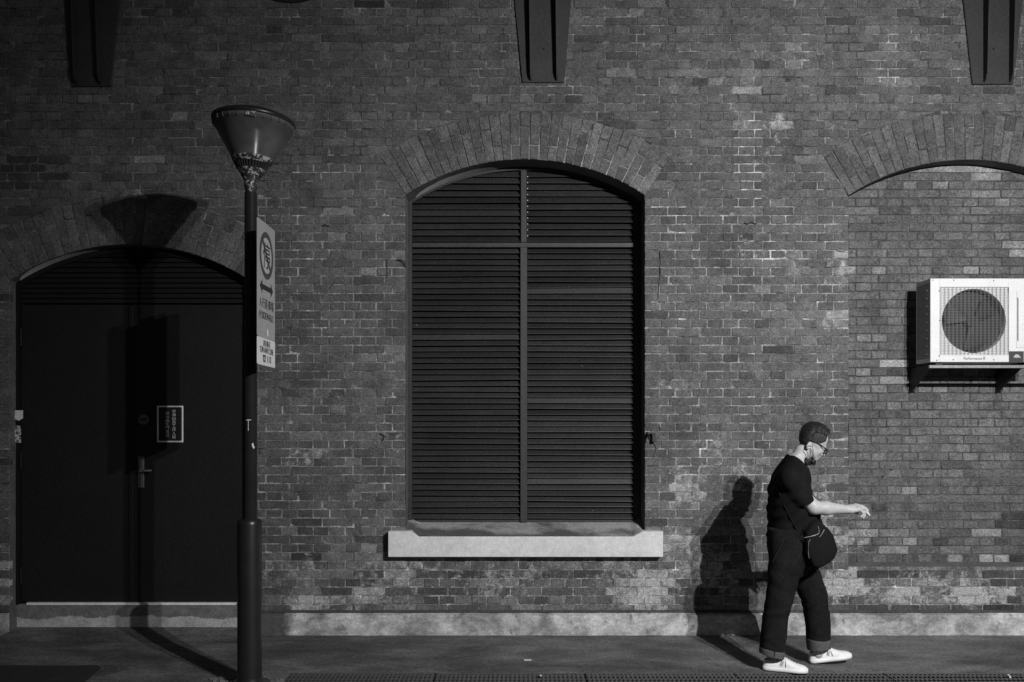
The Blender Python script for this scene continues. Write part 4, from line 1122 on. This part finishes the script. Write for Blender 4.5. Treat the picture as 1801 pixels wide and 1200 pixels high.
def f_body(p):
    d = f_head(p)
    nb, nt_ = W(1392, 830, YC), W(1411, 796, YC)
    d = smin(d, capsule(p, nt_, nb, .056, .064), .022)
    d = smin(d, loft(p, [(r[0], r[1]-.002, r[2], r[3]*.86, r[4]*.88) for r in TEE]), .02)
    d = smin(d, capsule(p, SH, EL, .052, .043), .02)
    mid = EL*.62+WR*.38
    a = smin(capsule(p, EL, mid, .043, .044), capsule(p, mid, WR, .044, .0275), .02)
    d = smin(d, a, .02)
    d = smin(d, f_hand(p), .012)
    # left arm hangs on the far side, forearm across behind the bag
    s2, e2, w2 = np.array(W(1394, 846, -.78)), np.array(W(1405, 905, -.74)), np.array(W(1428, 945, -.80))
    d = smin(d, capsule(p, s2, e2, .050, .042), .02); d = smin(d, capsule(p, e2, w2, .042, .028), .01)
    d = smin(d, capsule(p, w2, w2+np.array((.06, -.02, -.05)), .030, .018), .012)
    d = smin(d, loft(p, [(r[0], r[1], r[2], r[3]*.9, r[4]*.9) for r in PEL]), .02)
    for rows, an in ((NEAR, W(1357, 1163, -1.00)), (FAR, W(1438, 1150, -.86))):
        top = rows[2]; bot = rows[-2]
        kn = rows[5]
        A, K, B2 = (top[1], top[2], top[0]), (kn[1], kn[2], kn[0]), tuple(an)
        d = smin(d, capsule(p, A, K, .075, .058), .02); d = smin(d, capsule(p, K, B2, .055, .036), .01)
    return d
sdf_obj('body', f_body, (WX(1325, YC), -1.32, .02), (WX(1545, YC), -.60, 1.76), .0042, M_SKIN, man)

# hair
HP = [(-.026,.218),(-.028,.206),(-.038,.186),(-.030,.142),(-.052,.116),(-.080,.108),(-.116,.096),(-.134,.050),(-.165,.018),(-.26,.010),(-.26,.33),(-.03,.33),(-.022,.235)]
def f_hair(p, top):
    q = local(p)
    th = .006+.011*np.clip((q[:, 1]-.12)/.08, 0, 1)
    d = f_cran(q)-th + .0025*np.sin(q[:, 0]*260+q[:, 2]*190)*np.clip((q[:, 1]-.12)/.08, 0, 1)
    if top: d = smin(d, ellipsoid(q, (-.066, .202, 0), (.046, .027, .050)), .02)
    d = np.maximum(d, polyd(q[:, 0], q[:, 1], HP))
    e = (np.sqrt(((q[:, 0]+.068)/.062)**2+((q[:, 1]-.135)/.040)**2)-1)*.05 + .004*np.sin(q[:, 0]*310)*np.sin(q[:, 1]*270)
    e = np.where(np.abs(q[:, 2]) > .045, e, .03)
    return np.maximum(d, -e if top else e)
lo_, hi_ = (WX(1390, YC), YC-.13, WZ(815, YC)), (WX(1470, YC), YC+.13, WZ(732, YC))
sdf_obj('hair', lambda p: f_hair(p, True), lo_, hi_, .0035, M_HAIR, man)
for sd_ in (-1, 1): sdf_obj('cropped_side_hair', lambda p: np.maximum(f_hair(p, False), .03-sd_*(p[:, 1]-YC)), lo_, hi_, .0035, M_HAIRS, man)
hm = bpy.data.objects['hair'].data; hr = random.Random(5); mb = MB()
hv = [(v.co.copy(), v.normal.copy()) for v in hm.vertices]
for co, nn in hr.sample(hv, min(len(hv), 1500)):
    if nn.dot(co-head_pt(-.08, .14, 0)) < 0: continue
    fwd = Vector(UH)*.8+Vector((hr.gauss(0, .3), hr.gauss(0, .35), hr.gauss(0, .3)))
    if local(np.array([co]))[0][1] < .15: fwd = Vector(VH)*-1+Vector((hr.gauss(0, .2), hr.gauss(0, .2), 0))
    tng = (fwd-nn*fwd.dot(nn)).normalized(); sdv = nn.cross(tng)*.0016
    L_ = hr.uniform(.010, .024); a = co-nn*.002; e = co+tng*L_+nn*hr.uniform(.002, .008); m_ = co+tng*L_*.5+nn*.0045
    mb.add([a-sdv, a+sdv, m_+sdv*.8, m_-sdv*.8, e], [(0,1,2,3),(3,2,4)])
tag(mb.build('hair_strands', M_HAIR, man), kind='stuff')
# glasses
gl = MB()
for s in (-1, 1):
    gl.tube([head_pt(-.128, .102, s*.078), head_pt(-.075, .107, s*.078), head_pt(-.004, .098, s*.068), head_pt(.012, .097, s*.062)], .0036, 8)
    ringp = [head_pt(.014+.003*math.cos(a), .088+.0175*math.sin(a), s*(.036+.025*math.cos(a))) for a in np.linspace(0, 2*math.pi, 17)]
    gl.tube(ringp, .003, 6, caps=False)
gl.tube([head_pt(.015, .094, -.011), head_pt(.018, .097, 0), head_pt(.015, .094, .011)], .0028, 6)
glo = gl.build('glasses', M_BLACK, man)
for s in (-1, 1):
    mb = MB(); ringp = [head_pt(.0125, .088+.016*math.sin(a), s*(.036+.0235*math.cos(a))) for a in np.linspace(0, 2*math.pi, 17)[:-1]]
    mb.add(ringp, [list(range(16))]); mb.build('lens', M_LENS, glo)
# mask pulled under the chin
def f_mask(p):
    a1, a2 = W(1419.5, 811.5, -1.005), W(1423, 814, -.90)
    b1, b2 = W(1429, 811.5, -1.0), W(1430, 814, -.90)
    d = smin(capsule(p, a1, a2, .019, .020), capsule(p, W(1417.5, 808, -1.008), W(1419, 816, -1.003), .013, .014), .006)
    d = smin(d, capsule(p, b1, b2, .015, .018), .004)
    return d + .002*np.sin(p[:, 0]*240+p[:, 2]*190)
mk0 = W(1424, 812, -.95)
mko = sdf_obj('face_mask', f_mask, tuple(np.array(mk0)-.11), tuple(np.array(mk0)+.11), .004, M_BLACK, man)
for s_, yy in ((-1, -1.032), (1, -.868)):
    P_ = [(1420.5,806),(1420.3,797),(1416.5,791),(1417.5,787),(1423,784.5),(1428,785),(1429.3,789),(1429.5,798),(1429.5,808)]
    mb = MB(); mb.tube([W(px, py, yy+(.022 if py > 800 else 0)*-s_) for px, py in P_], .0022, 6); mb.build('ear_loop', M_BLACK, mko)

# t-shirt
def plane(p, a, n): n = np.array(n, float); n /= np.linalg.norm(n); return (p-np.array(a))@n
def f_tee(p):
    d = loft(p, TEE, 2.3)
    sl = capsule(p, SH+np.array((-.012, .01, .012)), np.array(W(1419, 886, -1.15)), .070, .060)
    sl = np.maximum(sl, plane(p, W(1418, 881.5, -1.14), (.36, 0, -.93)))
    d = smin(d, sl, .025)
    s2 = capsule(p, np.array(W(1391, 842, -.79)), np.array(W(1402, 890, -.74)), .074, .066)
    d = smin(d, np.maximum(s2, plane(p, W(1400, 884, -.75), (.1, 0, -1))), .03)
    x, y, z = p.T
    d = d + .006*np.sin(34*z+24*x+9*np.sin(6*y)+2*np.sin(14*x))*np.clip((1.38-z)/.25, 0, 1) + .004*np.sin(62*x-45*z+20*y+3*np.sin(9*z))
    d = smax(d, plane(p, W(1400.5, 808.5, YC), (22, 0, 26)), .006)
    return np.maximum(d, WZ(944, YC)+.012*np.sin(9*y+14*x)-z)
sdf_obj('t_shirt', f_tee, (WX(1335, YC), -1.28, WZ(960, YC)), (WX(1455, YC), -.60, WZ(790, YC)), .006, M_TEE, man)
# jeans and cuffs
def f_jeans(p):
    x, y, z = p.T
    d = smin(loft(p, NEAR, 2.2), loft(p, FAR, 2.2), .006)
    d = smin(d, loft(p, PEL, 2.2), .018)
    kz = WZ(1070, YC)
    w1 = np.sin(21*x+13*y+7*z); w2 = np.sin(17*z-29*x+11*y)
    fold = np.exp(-((z-kz)/.06)**2)*.0042*np.sin(70*z-36*x+10*y+1.8*w1) + .0022*np.sin(58*x-9*z+30*y+1.5*w2) + .002*np.exp(-((z-WZ(1122, YC))/.04)**2)*np.sin(74*z+26*x+1.6*w2)
    fold = fold + .004*np.exp(-((z-WZ(1010, YC))/.09)**2)*np.sin(46*(z+.8*(x-WX(1400, YC)))+1.4*w1)
    d = d+fold
    d = np.where(y < -.95, np.maximum(d, plane(p, W(1356, 1142.5, -1.03), (-8, 0, -40))), np.maximum(d, WZ(1125, -.87)-z))
    return d
jo = sdf_obj('jeans', f_jeans, (WX(1325, YC), -1.22, .10), (WX(1475, YC), -.70, WZ(925, YC)), .006, M_DENIM, man)
def f_cuff1(p):
    d = loft(p, [(r[0]-(.04 if i == 0 else 0), r[1], r[2], r[3], r[4]) for i, r in enumerate(sorted(NEAR))], 2.2)-.003
    d = np.maximum(d, plane(p, W(1356, 1141, -1.03), (8, 0, 40))); return np.maximum(d, -plane(p, W(1356, 1153, -1.03), (10, 0, 40)))
def f_cuff2(p):
    d = loft(p, [(r[0]-(.06 if i == 0 else 0), r[1], r[2], r[3], r[4]) for i, r in enumerate(sorted(FAR))], 2.2)-.002
    d = np.maximum(d, p[:, 2]-WZ(1123, -.87)); return np.maximum(d, -plane(p, W(1440, 1140.5, -.87), (-4, 0, 32)))
sdf_obj('cuff', f_cuff1, (WX(1325, -1.03), -1.16, .03), (WX(1385, -1.03), -.90, .24), .005, M_CUFF, jo)
sdf_obj('cuff', f_cuff2, (WX(1410, -.87), -1.0, .05), (WX(1470, -.87), -.74, .26), .005, M_CUFF, jo)
mb = MB(); p0, p1 = W(1362.5, 1143, -1.117), W(1361.5, 1155, -1.117); mb.tube([p0, p1], .003, 6); mb.build('cuff_seam', M_BLACK, jo)
mb = MB(); mb.tube([W(1379, 945, -1.138), W(1369, 968, -1.145), W(1358, 990, -1.145)], .0012, 6); mb.build('pocket_edge', M_BLACK, jo)

# shoes
def shoe(heel, yaw, pitch, L):
    root = empty('shoe', heel); root.parent = man; root.matrix_parent_inverse = Matrix.Translation(-man.location)
    Mx = Matrix.Rotation(yaw, 4, 'Z') @ Matrix.Rotation(-pitch, 4, 'Y')
    def T(l, w, h): return Vector(heel) + (Mx @ Vector((l*L, w, h)))
    ls = [0, .012, .04, .09, .16, .24, .32, .42, .50, .58, .66, .74, .82, .90, .955, .988, 1.0]
    wd = np.interp(ls, [0, .03, .10, .25, .45, .70, .85, .95, 1], [.017, .027, .034, .036, .037, .046, .042, .030, .012])
    hh = np.interp(ls, [0, .04, .12, .30, .42, .46, .56, .70, .82, .92, .98, 1], [.060, .071, .073, .069, .090, .100, .083, .062, .052, .046, .036, .026])
    cw = np.interp(ls, [0, .5, .8, 1], [0, 0, .004, .008])
    up = MB(); so = MB(); n = 20; v = []; sv = []
    for l, w, h_, c_ in zip(ls, wd, hh, cw):
        for k in range(n+1):
            a = math.pi*k/n
            ex = .62
            x_ = math.copysign(abs(math.cos(a))**ex, math.cos(a)); z_ = abs(math.sin(a))**.72
            v.append(T(l, c_+w*x_*(1-.22*z_**3), .020+(h_-.020)*z_))
        for (sx, sz_) in ((1.0, .028), (1.10, .026), (1.12, .012), (1.05, .001), (-1.05, .001), (-1.12, .012), (-1.10, .026), (-1.0, .028)):
            sv.append(T(-.010+l*1.022, c_+(w+.0015)*sx, sz_))
    f = []
    for i in range(len(ls)-1):
        for k in range(n): f.append((i*(n+1)+k, (i+1)*(n+1)+k, (i+1)*(n+1)+k+1, i*(n+1)+k+1))
    f.append(list(range(n+1))); f.append([(len(ls)-1)*(n+1)+k for k in range(n+1)][::-1])
    up.add(v, f, True); up.build('upper', M_SHOE, root)
    f = []
    for i in range(len(ls)-1):
        for k in range(8): j = (k+1) % 8; f.append((i*8+k, (i+1)*8+k, (i+1)*8+j, i*8+j))
    f.append(list(range(8))); f.append([(len(ls)-1)*8+k for k in range(8)][::-1])
    so.add(sv, f, True); so.build('sole', M_SOLE, root)
    la = MB()
    def top(l): return float(np.interp(l, ls, hh))
    for l in (.50, .56, .62, .68, .74):
        la.tube([T(l, -.026, top(l)-.012), T(l+.012, 0, top(l)+.002), T(l, .026, top(l)-.012)], .0025, 6)
    la.tube([T(.48, -.008, top(.48)+.003), T(.44, -.034, top(.44)-.012), T(.40, -.043, .052), T(.43, -.044, .046), T(.47, -.036, .075)], .002, 6)
    la.tube([T(.48, -.008, top(.48)+.003), T(.51, -.037, .066), T(.52, -.045, .040)], .002, 6)
    la.build('lace', M_LACE, root)
    sk = MB(); sk.add([T(.16+.22*math.cos(a)*.62, .025*math.sin(a), .074) for a in np.linspace(0, 2*math.pi, 17)[:-1]], [list(range(16))]); sk.build('opening', M_BLACK, root)
h1 = W(1342, 1177, -1.00); h1.z = .0035
shoe(h1, R(-19), 0.0, .285)
h2_ = W(1424.5, 1165, -.845); h2_.z = .004
shoe(h2_, R(-4), R(8.5), .285)

# shoulder bag and cigarette: carried things of their own
bagp = [(1410,930),(1420,918),(1433,912),(1442,919),(1450,929),(1458,939),(1463,952),(1464.5,965),(1461,979),(1452,987),(1441,993),(1431,998),(1422,994),(1414,982),(1409,966),(1408,946)]
bag = tag(empty('shoulder_bag', W(1436, 1000, -1.05)), 'black soft shoulder bag with pale zips hanging at the front hip of the walking man', 'bag')
mb = MB(); cen = Vector((WX(1436, -1.05), WZ(957, -1.05)))
lay = [(-1.178, .80), (-1.174, .90), (-1.158, .975), (-1.13, 1.0), (-1.05, 1.0), (-.98, .97), (-.93, .90), (-.92, .8)]
v = []; nb_ = len(bagp)
for y, s in lay:
    for k, (a, b2) in enumerate(bagp):
        x, z = WX(a, -1.08), WZ(b2, -1.08); w_ = .004*math.sin(k*2.3+y*40)*s
        v.append((cen.x+(x-cen.x)*s+w_, y+.005*math.sin(k*1.7)*s, cen.y+(z-cen.y)*s+w_))
f = [list(range(nb_))[::-1]]
for i in range(len(lay)-1):
    for k in range(nb_): j = (k+1) % nb_; f.append((i*nb_+k, i*nb_+j, (i+1)*nb_+j, (i+1)*nb_+k))
f.append([(len(lay)-1)*nb_+k for k in range(nb_)])
f = [g[::-1] for g in f]
mb.add(v, f, True); bo = mb.build('pouch', M_BAG, bag)
for pts in (((1414,946,-1.176),(1424,944,-1.183),(1437,940.5,-1.183),(1440.5,937,-1.183),(1439.5,931,-1.181),(1438,926,-1.178)), ((1425,949,-1.183),(1422,953,-1.183),(1421,962,-1.183),(1421.5,974,-1.183),(1422.8,982,-1.180)), ((1449,932,-1.178),(1446,938,-1.182),(1441,945,-1.183))):
    mb = MB(); mb.tube([W(*p) for p in pts], .0022, 6); mb.build('zip', M_ZIP, bag)
mb = MB(); sp_ = [W(1419, 927, -1.17)]
for px, py in ((1408,941),(1402,934),(1395,922),(1387,906),(1379,889),(1372,872),(1367,858)):
    ys_ = np.linspace(-1.26, -.95, 160); P = np.array([W(px, py, y) for y in ys_]); d_ = f_tee(P); k = int(np.argmax(d_ < .001))
    if d_.min() < .001: sp_.append(W(px, py, ys_[k]))
mb.tube(sp_, .005, 8); mb.build('strap', M_TEE, bag)
cg = tag(empty('cigarette', W(1522, 899, YARM)), 'lit white cigarette held between the fingers of the walking man', 'cigarette')
cg['label'] = 'small white cigarette held between the fingers of the walking man'
mb = MB(); a, b2 = W(1517, 895, YARM+.012), W(1529, 906.5, YARM+.0); mb.tube([a, b2], .0045, 8); mb.build('paper_tube', M_PAPER, cg)
mb = MB(); dd = (b2-a).normalized(); mb.tube([b2, b2+dd*.004], .0042, 8); mb.build('ash_tip', M_SIGN, cg)
bpy.context.view_layer.update()
